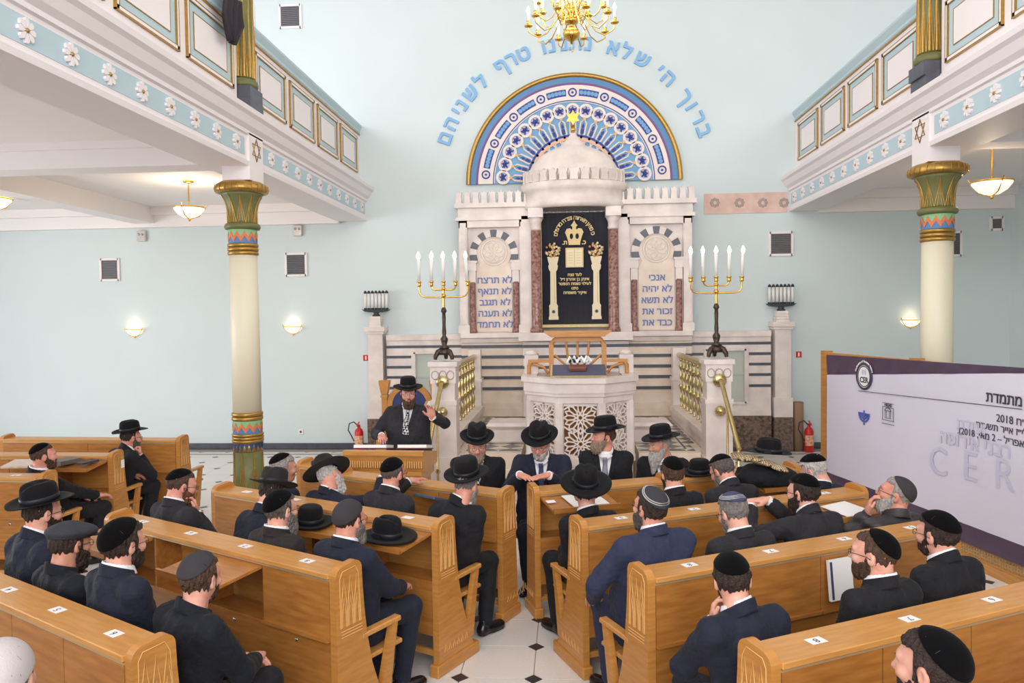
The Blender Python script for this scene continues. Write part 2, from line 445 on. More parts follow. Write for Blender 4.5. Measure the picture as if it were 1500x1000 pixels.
def leaves(b, rf, z0, z1, n, w, mi=0, tr=.0055):
    for k in range(n):
        a0 = 2*math.pi*k/n; pts = []
        for i in range(17):
            t = i/16; s = 1-abs(2*t-1); z = z0+(z1-z0)*(s**1.0); a = a0+w*(2*t-1)*(1-s**1.8)
            r = rf(z); pts.append((r*math.cos(a), r*math.sin(a), z))
        b.tube(pts, tr, 5, mi)
def column(x, y, label):
    g = empty('column', (x, y, 0)); tag(g, label, 'column', 'painted columns under the galleries')
    MB().lathe([(.26, 0), (.26, .12), (.22, .14), (.20, .2)], 32).build('base', M_GREEN, g)
    rl = lambda z: .172+.006*math.sin(z*3)
    MB().lathe([(.175, .2), (.178, .5), (.172, .87)], 32).build('leaf_drum', M_GREEN, g)
    b = MB(); leaves(b, lambda z: .178, .25, .86, 8, .36); leaves(b, lambda z: .177, .25, .80, 8, .18); b.build('gilt_leaves', M_GOLDP, g)
    b = MB(); b.lathe([(.172, .87), (.172, .98)], 32, mi=1)
    for k in range(20):
        a = 2*math.pi*k/20; d = math.pi/20; b.add([(.176*math.cos(a-d), .176*math.sin(a-d), .975), (.176*math.cos(a+d), .176*math.sin(a+d), .975), (.179*math.cos(a), .179*math.sin(a), .875)], [(0, 2, 1)], 0)
    b.build('triangle_band', [M_NAVY, M_GOLDP], g)
    b = MB(); rings(b, .17, .98, 1.09, 3); b.build('gilt_rings', M_GOLDP, g)
    b = MB(); zigband(b, .17, 1.09, 1.24); b.build('zigzag_band', [M_ZBLUE, M_ORANGE, M_ZGREEN], g)
    b = MB(); rings(b, .168, 1.24, 1.34, 2); b.build('gilt_rings', M_GOLDP, g)
    MB().lathe([(.166, 1.34), (.165, 2.2), (.160, 3.2)], 36).build('shaft', M_CREAM, g)
    b = MB(); rings(b, .164, 3.2, 3.34, 3); b.build('gilt_rings', M_GOLDP, g)
    b = MB(); zigband(b, .165, 3.34, 3.5); b.build('zigzag_band', [M_ZBLUE, M_ORANGE, M_ZGREEN], g)
    MB().lathe([(.16, 3.5), (.195, 3.505), (.208, 3.535), (.195, 3.57), (.16, 3.575)], 32).build('neck_ring', M_GREEN, g)
    bell = lambda z: .165+.085*max(0, (z-3.68)/.25)**2.2 if z > 3.68 else .165
    zs = [3.57+.36*i/10 for i in range(11)]
    MB().lathe([(bell(z), z) for z in zs], 32).build('bell', M_GREEN, g)
    b = MB(); leaves(b, lambda z: bell(z)+.003, 3.58, 3.90, 10, .30, tr=.006); leaves(b, lambda z: bell(z)+.003, 3.58, 3.84, 10, .15, tr=.005)
    b.build('gilt_leaves', M_GOLDP, g)
    b = MB(); b.lathe([(.25, 3.925), (.292, 3.935), (.305, 3.97), (.292, 4.02), (.24, 4.055), (.05, 4.06)], 36)
    for k in range(24):
        a = 2*math.pi*k/24; c, s = math.cos(a), math.sin(a)
        b.tube([(.25*c, .25*s, 3.925), (.300*c, .300*s, 3.945), (.309*c, .309*s, 3.975), (.296*c, .296*s, 4.022)], .004, 4)
    b.build('flared_cap', M_GOLDP, g)
    return g
column(-3.98, COLY, 'painted lotus column with cream shaft, standing near the lectern under left gallery')
column(3.98, COLY, 'painted lotus column with cream shaft rising behind the purple and white banner')
def upper_column(x, y, label):
    g = empty('upper_column', (x, y, 5.0)); tag(g, label, 'column', 'gilded columns on the galleries')
    MB().box(-.16, .16, -.18, .18, .002, .15).build('plinth', M_DARKM, g)
    MB().lathe([(.145, .15), (.172, .17), (.176, .2), (.16, .245), (.13, .25)], 28).build('base_ring', M_GREEN, g)
    r = lambda z: .158-.01*(z-.25)
    MB().lathe([(.138, .25), (.132, .8), (.125, 1.3)], 28).build('leaf_drum', M_GREEN, g)
    b = MB(); 
    for k in range(12):
        a = 2*math.pi*k/12; c, s = math.cos(a), math.sin(a)
        b.tube([(.134*c, .134*s, .27), (.131*c, .131*s, .8), (.126*c, .126*s, 1.2)], [.018, .015, .004], 6)
    leaves(b, lambda z: .136-.006*(z-.25), .27, 1.26, 12, .24, tr=.006); b.build('gilt_leaves', M_GOLDP, g)
    MB().lathe([(.127, 1.26), (.127, 1.34)], 28).build('blue_band', M_NAVY, g)
    b = MB(); rings(b, .125, 1.34, 1.46, 2); b.build('gilt_rings', M_GOLDP, g)
    b = MB(); zigband(b, .127, 1.46, 1.6); b.build('zigzag_band', [M_ZBLUE, M_ORANGE, M_ZGREEN], g)
    b = MB(); rings(b, .125, 1.6, 1.74, 3); b.build('gilt_rings', M_GOLDP, g)
    MB().lathe([(.125, 1.74), (.12, 3.8)], 28).build('shaft', M_CREAM, g)
upper_column(-3.93, COLY, 'gilded green gallery column standing on the left balcony ledge')
upper_column(3.90, COLY, 'gilded green gallery column standing on the right balcony ledge')
# dark coat hung over the left balcony rail, beside the column
def draped_coat():
    p = at_x(337, 22, -3.80); b = MB(); n = 14; m = 8
    vs = []
    for j in range(m+1):
        t = j/m
        for i in range(n+1):
            s = i/n-.5; w = .30+.30*t if t < .5 else .45-.72*(t-.5)
            y = p.y+.02-s*w-.05*t; z = 5.99-.50*t-.02*abs(s)
            x = p.x+.030*math.sin(i*1.35+t*2)+.05-.02*t
            vs.append((x, y, z))
    b.add(vs, [(j*(n+1)+i, j*(n+1)+i+1, (j+1)*(n+1)+i+1, (j+1)*(n+1)+i) for j in range(m) for i in range(n)], 0, True)
    me = b.mesh('draped_coat', [mat('dark_coat_cloth', (52, 44, 52), .85, bump=.2, bscale=60)])
    o = link('draped_coat', me); md = o.modifiers.new('s', 'SOLIDIFY'); md.thickness = .03
    tag(o, 'dark cloth garment hanging over the left balcony rail', 'coat')
draped_coat()

# ------------------------------------------------------------------ wall fittings
def vent(px0, py0, px1, py1, label, y=WY):
    a, b = at_y(px0, py0, y), at_y(px1, py1, y); w, h = (b.x-a.x)/2, (a.z-b.z)/2; c = (a+b)/2
    g = empty('wall_vent', (c.x, y, c.z)); tag(g, label, 'vent', 'square wall vents')
    MB().box(-w, w, -.012, 0, -h, h).build('backing', M_DARKM, g)
    m = MB()
    for s in (-1, 1): m.box(s*w-.02, s*w+.02, -.03, 0, -h-.02, h+.02).box(-w, w, -.03, 0, s*h-.02, s*h+.02)
    m.build('frame', M_WHITE, g)
    sl = MB().box(-w+.01, w-.01, -.025, -.012, -.006, .006).mesh('slat', [M_GRILL])
    n = 12
    for k in range(n): link('slat', sl, None, g, (0, 0, -h+2*h*(k+.5)/n), (R(25), 0, 0))
vent(148, 380, 175, 410, 'square wall vent farthest left under the left gallery')
vent(419, 372, 449, 403, 'square wall vent to the right of the left column')
vent(410, 9, 441, 40, 'square wall vent high above the left gallery')
vent(346, 10, 372, 40, 'square wall vent partly hidden behind the gallery column')
vent(1127, 341, 1160, 373, 'square wall vent right of the ark under the right gallery')
vent(1394, 340, 1407, 374, 'wall vent partly hidden by the right column')
vent(1451, 319, 1468, 336, 'small dark vent near the right corner')
def spot(px, py, label):
    p = at_y(px, py, WY); g = empty('wall_spotlight', p); tag(g, label, 'lamp', 'clear emergency lamps')
    MB().box(-.085, .085, -.07, 0, -.1, .1, bev=.012).build('housing', mat('clear_lamp_plastic', (208, 204, 200), .2), g)
    for s in (-1, 1): MB().ball((s*.035, -.07, .03), .026, 10).build('lamp', M_STEEL, g)
spot(209, 346, 'small clear emergency lamp above the farthest left vent')
spot(437, 338, 'small clear emergency lamp right of the left column')
def sconce(px, py, label):
    p = at_y(px, py, WY); g = empty('wall_sconce', p); tag(g, label, 'lamp', 'glass bowl wall sconces')
    prof = [(.001, -.10), (.06, -.095), (.12, -.06), (.165, 0), (.17, .02)]
    MB().lathe(prof, 20, a0=math.pi, a1=2*math.pi).build('glass_bowl', M_SHADE, g)
    b = MB()
    for a in (R(200), R(340)): b.tube([(.19*math.cos(a), .19*math.sin(a), .06), (.17*math.cos(a), .17*math.sin(a), .0), (.10*math.cos(a), .1*math.sin(a), -.085), (0, -.01, -.115)], .007, 6)
    b.tube([(.172*math.cos(R(180+9*i)), .172*math.sin(R(180+9*i)), .02) for i in range(21)], .006, 6).ball((0, -.02, -.125), .016, 8)
    b.build('brass_frame', M_GOLD, g)
    l = bpy.data.lights.new('sconce_light', 'POINT'); l.energy = .45; l.color = (1, .82, .58); l.shadow_soft_size = .06
    lo = link('sconce_light', l, None, g, (0, -.12, .13))
sconce(198, 484, 'lit glass bowl sconce farther left on the back wall')
sconce(430, 480, 'lit glass bowl sconce between the left column and the marble')
sconce(1333, 470, 'lit glass bowl sconce beside the right column')
def pendant(px, py, y, label):
    p = at_y(px, py, y); top = 4.55
    g = empty('ceiling_lamp', (p.x, p.y, p.z)); tag(g, label, 'lamp', 'glass bowl ceiling lamps')
    MB().lathe([(.001, -.13), (.08, -.12), (.16, -.07), (.215, 0), (.225, .035), (.219, .035), (.16, -.062), (.08, -.11), (.001, -.12)], 28).build('glass_bowl', M_SHADE, g)
    b = MB().lathe([(.232, .02), (.232, .04), (.22, .04), (.22, .02)], 28)
    for k in range(3):
        a = R(30+120*k); b.tube([(.25*math.cos(a), .25*math.sin(a), .075), (.225*math.cos(a), .225*math.sin(a), .03), (.14*math.cos(a), .14*math.sin(a), -.095), (0, 0, -.145)], .008, 6)
    b.ball((0, 0, -.155), .022, 10); b.build('brass_frame', M_GOLD, g)
    h = top-p.z
    MB().tube([(0, 0, -.1), (0, 0, h)], .011, 8).lathe([(.02, h-.05), (.08, h-.03), (.085, h)], 16).build('stem', M_GOLD, g)
    l = bpy.data.lights.new('ceiling_lamp_light', 'POINT'); l.energy = 22; l.color = (1, .8, .56); l.shadow_soft_size = .08
    link('ceiling_lamp_light', l, None, g, (0, 0, .13))
pendant(277, 307, 11.2, 'lit glass bowl lamp hanging below the left gallery ceiling')
pendant(1453, 270, 9.6, 'lit glass bowl lamp hanging below the right gallery ceiling')
pendant(-8, 294, 10.6, 'lit glass bowl lamp at the far left edge below the gallery')
def red_sign(px, py, label):
    p = at_y(px, py, WY); g = MB().box(-.05, .05, -.006, 0, -.055, .055).build('fire_sign', mat('sign_red', (204, 44, 44), .5), None, p); tag(g, label, 'sign', 'small red fire signs')
    MB().box(-.012, .012, -.008, -.006, -.035, .035).build('white_mark', M_PAPER, g)
red_sign(536, 524, 'small red fire sign left of the marble pillar'); red_sign(1170, 519, 'small red fire sign right of the marble pillar')
def outlet(px, py):
    p = at_y(px, py, WY); g = MB().box(-.05, .05, -.02, 0, -.05, .05, bev=.01).build('wall_outlet', M_WHITE, None, p); tag(g, 'small white socket low on the back wall beside the extinguisher', 'outlet')
    MB().lathe([(.022, 0), (.022, .003)], 14).build('socket', M_DARKM, g, (0, -.021, 0), (R(90), 0, 0))
outlet(441, 632)
def extinguisher(px, pbot, y, label):
    p = at_z(px, pbot, 0); p = at_y(px, 640, y); g = empty('fire_extinguisher', (p.x, y, 0)); tag(g, label, 'extinguisher', 'red fire extinguishers')
    MB().lathe([(.07, 0), (.078, .01), (.078, .36), (.06, .41), (.028, .44), (.028, .46)], 20).build('cylinder', M_RED, g)
    MB().lathe([(.0795, .12), (.0795, .30)], 20, a0=R(200), a1=R(340)).build('label_band', mat('extinguisher_label', (238, 226, 190), .5, var=.5, scale=30, col2=(214, 90, 60)), g)
    MB().box(-.02, .02, -.02, .02, .46, .5).obox((.0, -.05, .52), (0, 1, .3), (1, 0, 0), (0, 0, 1), .07, .012, .008).obox((.0, -.05, .485), (0, 1, 0), (1, 0, 0), (0, 0, 1), .06, .012, .008).build('valve', M_RED, g)
    MB().tube([(-.02, 0, .48), (-.09, -.01, .55), (-.17, -.02, .52), (-.19, -.03, .40), (-.13, -.04, .30), (-.09, -.02, .2)], .011, 8).build('hose', M_BLACK, g)
extinguisher(526, 652, 13.55, 'red fire extinguisher on the floor left of the speaker')
extinguisher(1185, 660, 13.5, 'red fire extinguisher standing beside the rolled brown carpet')
p = at_y(1170, 620, 13.6)
b = MB().lathe([(.001, 0), (.085, 0), (.085, .86), (.075, .865), (.07, .84), (.001, .84)], 18); tag(b.build('carpet_roll', mat('brown_carpet', (150, 122, 98), .9, bump=.3, bscale=120), None, (p.x, 13.62, 0)), 'upright brown carpet roll leaning by the right marble pillar', 'carpet roll')
# ================================================================== marble ark wall
AY = 13.40
PLZ = .66
def bands(parent, x0, x1, y, zs, h=.05):
    for z in zs: MB().box(x0, x1, y-.012, y+.02, z-h/2, z+h/2).build('marble_band', M_DARKM, parent)
BZ = [1.90, 1.715, 1.53, 1.345, 1.15]
ark = empty('torah_ark', (0, AY, 0)); tag(ark, 'white marble ark with domed centre, dark striped base and side tablets', 'ark')
AR = lambda n, b, m, par=None: b.build(n, m, par or ark)
# geometry below is in ark coordinates: y = 0 is the front face, wall at y = .47
AR('base', MB().box(-2.02, 2.02, .02, .47, 0, 1.98).box(-2.02, 2.02, -.03, .1, PLZ, PLZ+.14).box(-2.02, 2.02, -.015, .1, PLZ+.14, PLZ+.24), M_MARB2)
MB().box(-.92, .92, -.1, .05, PLZ, 1.98).build('base_projection', M_MARB, ark)
for z in BZ:
    for x0, x1 in ((-2.02, -.93), (.93, 2.02)): MB().box(x0, x1, -.0, .03, z-.026, z+.026).build('marble_band', M_DARKM, ark)
    MB().box(-.92, .92, -.108, -.09, z-.026, z+.026).build('marble_band', M_DARKM, ark)
AR('ledge', MB().prism([(.1, 1.95), (-.03, 1.97), (-.06, 2.04), (-.10, 2.06), (-.10, 2.14), (.47, 2.14), (.47, 1.95)], -2.015, 2.015, 'x').box(-.98, .98, -.30, .0, 2.0, 2.141), M_MARB)
# side bays
def bay(s):
    cx = s*1.42
    b = MB()
    for e in (-1, 1):
        x = cx+e*.535; b.box(x-.075, x+.075, -.03, .3, 2.14, 4.12).box(x-.055, x+.055, -.05, 0, 2.3, 4.08)
        b.box(x-.1, x+.1, -.07, .3, 2.14, 2.28)
    b.box(cx-.61, cx+.61, -.03, .3, 4.0, 4.12)
    b.build('bay_frame', M_MARB, ark)
    MB().box(cx-.5, cx+.5, .06, .3, 2.14, 4.02).build('bay_back', M_MARB, ark)
    zc = 3.55
    # tablet with rounded head
    pts = [(cx-.31, 2.16), (cx+.31, 2.16), (cx+.31, 3.25), (cx+.25, 3.36)]+[(cx+.305*math.cos(a), zc+.305*math.sin(a)) for a in [R(-35+250*i/24) for i in range(25)]]+[(cx-.25, 3.36), (cx-.31, 3.25)]
    tb = MB().prism(pts, .03, .07, 'y').build('stone_tablet', M_MARB2, ark)
    # rosette relief
    m = MB()
    for r in (.24, .2): m.tube([(cx+r*math.cos(2*math.pi*k/32), .03, zc+.02+r*math.sin(2*math.pi*k/32)) for k in range(32)], .008, 5, 0, True)
    for k in range(8):
        a = 2*math.pi*k/8; m.tube([(cx+.1*math.cos(a)+.09*math.cos(t), .03, zc+.02+.1*math.sin(a)+.09*math.sin(t)) for t in [2*math.pi*i/14 for i in range(14)]], .006, 4, 0, True)
    m.build('rosette_relief', M_MARB, tb)
    # voussoirs, alternating
    n = 13; a0, a1 = R(-18), R(198)
    for k in range(n):
        p, q = a0+(a1-a0)*k/n+.004, a0+(a1-a0)*(k+1)/n-.004
        MB().disc_arc(.305, .43, -.0, .06, p, q, 4, (cx, zc-.02)).build('voussoir', M_DARKM if k % 2 == 0 else M_MARB, ark)
    # imposts and red colonnettes
    for e in (-1, 1):
        x = cx+e*.385
        MB().box(x-.075, x+.075, -.01, .08, 3.24, 3.42).box(x-.09, x+.09, -.02, .08, 3.38, 3.42).box(x-.06, x+.06, -.0, .08, 3.02, 3.24).build('impost', M_MARB, ark)
        MB().lathe([(.075, 2.14), (.075, 2.18), (.055, 2.22), (.052, 3.04)], 14, (x, .02, 0)).build('colonnette', M_REDM, ark)
    lines = ['לא תרצח', 'לא תנאף', 'לא תגנב', 'לא תענה', 'לא תחמד'] if s < 0 else ['אנכי', 'לא יהיה', 'לא תשא', 'זכור את', 'כבד את']
    for k, t in enumerate(lines):
        text('inlaid_lettering', heb(t), .165, M_LETTER2, tb, (cx+.01, .026, 3.07-.196*k), (R(90), 0, 0), .004, .003)
    # entablature and cresting
    MB().box(cx-.66, cx+.66, -.06, .3, 4.12, 4.18).box(cx-.62, cx+.62, -.03, .3, 4.18, 4.34).box(cx-.68, cx+.68, -.09, .3, 4.34, 4.42).build('entablature', M_MARB, ark)
    n = 9
    for k in range(n):
        x = cx-.60+1.2*k/(n-1)
        MB().prism([(x-.055, 4.42), (x+.055, 4.42), (x+.045, 4.54), (x+.06, 4.62), (x+.02, 4.60), (x, 4.65), (x-.02, 4.60), (x-.06, 4.62), (x-.045, 4.54)], -.05, .02, 'y').build('crest_leaf', M_MARB, ark)
for s in (-1, 1): bay(s)
# central niche
AR('niche_walls', MB().box(-.92, -.74, -.06, .4, 2.14, 4.2).box(.74, .92, -.06, .4, 2.14, 4.2).box(-.9, .9, .3, .45, 2.14, 4.5), M_MARB)
for s in (-1, 1):
    MB().lathe([(.115, 2.14), (.115, 2.19), (.09, 2.24), (.09, 2.3), (.086, 3.9)], 20, (s*.665, -.18, 0)).build('red_column', M_REDM, ark)
    MB().lathe([(.08, 3.9), (.10, 3.93), (.085, 3.96), (.09, 4.03), (.135, 4.12)], 20, (s*.665, -.18, 0)).box(s*.665-.13, s*.665+.13, -.32, -.045, 4.12, 4.28).build('capital', M_MARB, ark)
RA = 1.0   # round canopy (bulges forward)
def bulge(prof, name, m=M_MARB, n=40, sy=.62):
    b = MB().lathe(prof, n, a0=math.pi, a1=2*math.pi)
    b.v = [(x, y*sy+.05, z) for x, y, z in b.v]
    return b.build(name, m, ark)
bulge([(.70, 4.28), (.86, 4.28), (.88, 4.36), (.86, 4.38), (.86, 4.55), (.89, 4.57), (.93, 4.62), (.93, 4.70), (.89, 4.72), (.5, 4.72)], 'canopy')
n = 15
for k in range(n):
    a = math.pi+math.pi*(k+.5)/n; x, y = .86*math.cos(a), .86*math.sin(a)*.62+.05
    m = MB().prism([(-.07, 0), (.07, 0), (.06, .10), (.085, .19), (.03, .17), (0, .215), (-.03, .17), (-.085, .19), (-.06, .10)], -.03, .03, 'y')
    m.build('canopy_leaf', M_MARB, ark, (x, y, 4.72), (0, 0, a+math.pi/2))
dm_ = MB().lathe([(.80, 4.72), (.80, 4.86), (.77, 4.98), (.70, 5.10), (.58, 5.22), (.42, 5.31), (.24, 5.38), (.20, 5.40), (.19, 5.44), (.12, 5.49), (.06, 5.58), (.04, 5.62)], 40)
dm_.v = [(x, y*.41+.05, z) for x, y, z in dm_.v]; dome = dm_.build('dome', M_MARB, ark)
MB().ball((0, .05, 5.67), .045, 12).lathe([(.02, 5.6), (.025, 5.76), (.04, 5.74)], 10, (0, .05, 0)).build('finial', M_GOLD, dome)
sb = MB()
sb.prism([((.13 if k % 2 == 0 else .075)*math.sin(math.pi*k/6), (.13 if k % 2 == 0 else .075)*math.cos(math.pi*k/6)) for k in range(12)], .04, .06, 'y')
sb.build('gold_star', M_GOLD, dome, (0, 0, 5.88))
# curtain with embroidery
cur = MB(); n, m = 60, 2; vs = []
for j in range(2):
    for i in range(n+1):
        x = -.58+1.16*i/n; vs.append((x, .02+.004*math.sin(i*.5)+.002*math.sin(i*1.3), (2.24, 4.22)[j]))
cur.add(vs, [(i, i+1, n+2+i, n+1+i) for i in range(n)], 0, True)
curtain = cur.build('ark_curtain', M_VELVET, None, (0, AY-.02, 0)); tag(curtain, 'navy velvet curtain with gold embroidery hanging in the marble ark', 'curtain')
md = curtain.modifiers.new('s', 'SOLIDIFY'); md.thickness = .015; md.offset = 1
MB().tube([(-.6, .02, 4.24), (.6, .02, 4.24)], .012, 8).build('curtain_rod', M_STEEL, curtain)
for k in range(9): MB().tube([(-.48+.12*k+.02*math.cos(a), .0+.02*math.sin(a), 4.235) for a in [2*math.pi*i/10 for i in range(10)]], .009, 5, 0, True).build('curtain_ring', M_PAPER, curtain)
MB().box(-.585, .585, -.012, .04, 2.225, 2.275).build('gold_fringe', M_GOLDT, curtain)
MB().box(-.59, -.572, -.012, .04, 2.25, 4.2).build('gold_edge', M_GOLDT, curtain)
YF = -.012
def flat(name, pts, y=YF, t=.008, m=None, par=None): return MB().prism(pts, y-t, y+.02, 'y').build(name, m or M_GOLDT, par or curtain)
M_EMB2 = mat('cream_embroidery', (236, 222, 188), .6)
for s in (-1, 1):
    x = s*.375
    flat('embroidered_pillar', [(x-.085, 2.36), (x+.085, 2.36), (x+.085, 2.41), (x+.075, 2.42), (x+.075, 2.58), (x+.08, 2.60), (x+.055, 2.64), (x+.05, 3.20), (x+.075, 3.24), (x+.085, 3.30), (x+.07, 3.33), (x+.09, 3.40), (x+.1, 3.46), (x-.1, 3.46), (x-.09, 3.40), (x-.07, 3.33), (x-.085, 3.30), (x-.075, 3.24), (x-.05, 3.20), (x-.055, 2.64), (x-.08, 2.60), (x-.075, 2.58), (x-.075, 2.42), (x-.085, 2.41)], m=M_EMB2)
    flat('pillar_shading', [(x+.015, 2.66), (x+.028, 2.66), (x+.028, 3.18), (x+.015, 3.18)], YF-.007, .004, M_GOLDT)
    flat('pillar_flower', [(x+(.04 if i % 2 else .022)*math.cos(2*math.pi*i/16), 2.5+(.04 if i % 2 else .022)*math.sin(2*math.pi*i/16)) for i in range(16)], YF-.007, .004, M_NAVY)
    fb = MB()
    random.seed(3)
    for k in range(46):
        a = random.uniform(0, 2*math.pi); r = .135*math.sqrt(random.random()); fb.ball((x+r*math.cos(a), YF-.01-random.random()*.015, 3.575+r*.85*math.sin(a)), random.uniform(.016, .026), 6, random.choice((0, 0, 1, 2)), (1, .5, 1))
    fb.build('embroidered_flowers', [M_GOLDT, M_EMB2, mat('orange_embroidery', (214, 146, 78), .6)], curtain)
flat('embroidered_crown', [(-.10, 3.66), (.10, 3.66), (.105, 3.72), (.13, 3.80), (.16, 3.88), (.13, 3.94), (.07, 3.95), (.04, 3.92), (.03, 3.97), (.06, 4.0), (.03, 4.03), (0, 4.09), (-.03, 4.03), (-.06, 4.0), (-.03, 3.97), (-.04, 3.92), (-.07, 3.95), (-.13, 3.94), (-.16, 3.88), (-.13, 3.80), (-.105, 3.72)])
for s in (-1, 1): flat('crown_gap', [(s*.05+.03*math.cos(2*math.pi*i/12), 3.81+.05*math.sin(2*math.pi*i/12)) for i in range(12)], YF-.006, .004, M_VELVET)
flat('embroidered_tablets', [(-.155, 3.27), (.155, 3.27), (.155, 3.61), (-.155, 3.61)])
for s in (-1, 1):
    pg = flat('tablet_page', [(s*.07-.06, 3.29), (s*.07+.06, 3.29), (s*.07+.06, 3.58), (s*.07-.06, 3.58)], YF-.006, .005, M_EMB2)
    for k in range(5): MB().box(s*.07-.04, s*.07+.04, YF-.016, YF-.01, 3.34+.045*k, 3.348+.045*k).build('tablet_line', M_GOLDT, pg)
arc = 'כי מציון תצא תורה ודבר ה׳ מירושלים'
na = len(arc)
for k, ch in enumerate(arc):
    if ch == ' ': continue
    a = R(8)+R(164)*k/(na-1)
    text('gold_letter', ch, .10, M_GOLDT, curtain, (.325*math.cos(a), YF-.006, 3.80+.33*math.sin(a)), (R(90), R(90)-a, 0), .004, .002)
for x, ch in ((.165, '.כ'), (-.165, '.ת')): text('gold_letter', ch, .10, M_GOLDT, curtain, (x, YF-.006, 3.70), (R(90), 0, 0), .004, .003)
for k, t in enumerate(['לעד נצח', 'איצק בן אהרון ז״ל', 'לעילוי נשמת הנפטר', 'נתנו', 'איקיר משפחה']):
    text('gold_lettering', heb(t), .07, M_GOLDT, curtain, (0, YF-.006, 3.14-.078*k), (R(90), 0, 0), .004, .002)

# ------------------------------------------------------------------ side dado, pillars, niches
def dado(s):
    g = empty('marble_dado', (0, 0, 0)); tag(g, 'striped white marble dado with glazed niche %s of the ark' % ('left' if s < 0 else 'right'), 'marble wall', 'marble dados')
    y = 13.66; X = lambda a, b: sorted((s*a, s*b))
    nx0, nx1 = (2.30, 2.93) if s < 0 else (2.30, 3.0)
    m = MB()
    for (a, b, z0, z1) in ((2.025, nx0, .62, 2.02), (nx1, 3.43, .62, 2.02), (nx0, nx1, .62, .86), (nx0, nx1, 1.78, 2.02)):
        x0, x1 = X(a, b); m.box(x0, x1, y, WY, z0, z1)
    x0, x1 = X(2.025, 3.43); m.box(x0, x1, y-.03, WY, 2.02, 2.12).box(x0, x1, y-.02, WY, .62, .72)
    m.build('wall_slab', M_MARB, g)
    for z in BZ:
        for a, b in (((2.025, nx0-.04), (nx1+.05, 3.43)) if z < 1.8 else ((2.025, 3.43),)):
            x0, x1 = X(a, b); MB().box(x0, x1, y-.008, y+.03, z-.024, z+.024).build('marble_band', M_DARKM, g)
    x0, x1 = X(2.025, 3.43); MB().box(x0, x1, y-.03, WY, 0, .62).build('brown_plinth', M_BROWNM, g)
    # niche
    x0, x1 = X(nx0, nx1)
    fr = MB()
    for q in (x0, x1): fr.box(q-.03, q+.03, y-.025, y+.02, .84, 1.80)
    fr.box(x0, x1, y-.025, y+.02, 1.77, 1.83).box(x0, x1, y-.025, y+.02, .82, .87); fr.build('niche_frame', M_MARB, g)
    MB().box(x0, x1, WY-.02, WY, .86, 1.78).build('niche_back', M_CREAM, g)
    MB().box(x0, x1, y+.03, WY-.02, 1.32, 1.335).build('glass_shelf', M_GLASS, g)
    MB().box(x0, x1, y, y+.006, .86, 1.78).build('glass_pane', M_GLASS, g)
    # pillar with stepped top
    p = empty('marble_pillar', (s*3.62, y, 0)); tag(p, 'white marble pillar carrying the seven tube lamp %s' % ('at the left end of the dado' if s < 0 else 'at the right end of the dado'), 'pillar', 'marble end pillars')
    MB().box(-.16, .16, -.1, .2, .60, .95).box(-.135, .135, -.075, .2, .95, 2.14).build('shaft', M_MARB, p)
    MB().box(-.165, .165, -.105, .2, 0, .60).build('brown_plinth', M_BROWNM, p)
    MB().box(-.16, .16, -.1, .2, 2.14, 2.19).box(-.185, .185, -.13, .2, 2.19, 2.27).build('cap', M_MARB, p)
    m = MB()
    for k in range(4): m.box(-.11+.005*k, .11-.005*k, -.06, .16, 2.27+.048*k, 2.27+.048*k+.036).box(-.09, .09, -.05, .15, 2.306+.048*k, 2.318+.048*k)
    m.build('stepped_block', M_MARB, p)
    l = empty('tube_lamp', (s*3.62, y+.05, 2.46)); tag(l, 'black iron lamp of seven white tubes on the %s marble pillar' % ('left' if s < 0 else 'right'), 'lamp', 'seven tube lamps')
    MB().lathe([(.07, 0), (.075, .02), (.04, .05), (.06, .07), (.03, .08)], 14).prism([(-.2, .09), (-.26, .13), (.26, .13), (.2, .09), (.1, .075), (-.1, .075)], -.05, .05, 'y').build('iron_tray', M_BLACK, l)
    tm2 = MB().lathe([(.026, .15), (.026, .42)], 12).mesh('tube', [M_TUBE]); cm = MB().lathe([(.03, .42), (.031, .44), (.02, .46), (.005, .475)], 12).mesh('tube_cap', [M_BLACK]); sm_ = MB().lathe([(.03, .13), (.03, .155)], 12).mesh('tube_socket', [M_BLACK])
    for k in range(7):
        t = link('tube', tm2, None, l, ((k-3)*.066, 0, 0)); link('tube_cap', cm, None, t); link('tube_socket', sm_, None, t)
dado(-1); dado(1)
# silver vessels in the right niche
for (x, z, sc, lab) in ((2.46, .872, .66, 'silver crown shaped vessel on the lower shelf of right niche'), (2.46, 1.337, .6, 'silver rimonim ornament on the upper shelf of right niche')):
    v = MB().lathe([(.09*sc, 0), (.1*sc, .03), (.07*sc, .06), (.11*sc, .13), (.12*sc, .17), (.08*sc, .22), (.04*sc, .26), (.05*sc, .29), (.02*sc, .33), (.03*sc, .36), (.001, .39*sc)], 16)
    tag(v.build('silver_vessel', mat('tarnished_silver', (176, 150, 128), .3, metal=.9), None, (x, 13.765, z)), lab, 'vessel')
# plaque of uncovered old painting right of the ark
a, b_ = at_y(1031, 284, WY), at_y(1153, 311, WY)
pl = MB().box(a.x, b_.x, WY-.012, WY-.001, b_.z, a.z).build('fresco_fragment', mat('old_pink_plaster', (232, 204, 190), .8, var=.2, scale=5, col2=(216, 178, 164))); tag(pl, 'strip of old pink painted plaster on wall right of the ark', 'fresco')
for px in (1047, 1083, 1117, 1148):
    c = at_y(px, 297, WY); q = MB()
    for k in range(8): t = 2*math.pi*k/8; q.ball((c.x+.06*math.cos(t), WY-.012, c.z+.06*math.sin(t)), .03, 6, 0, (1, .1, 1))
    q.build('flower_trace', mat('faded_plaster_mark', (176, 160, 150), .8), pl)
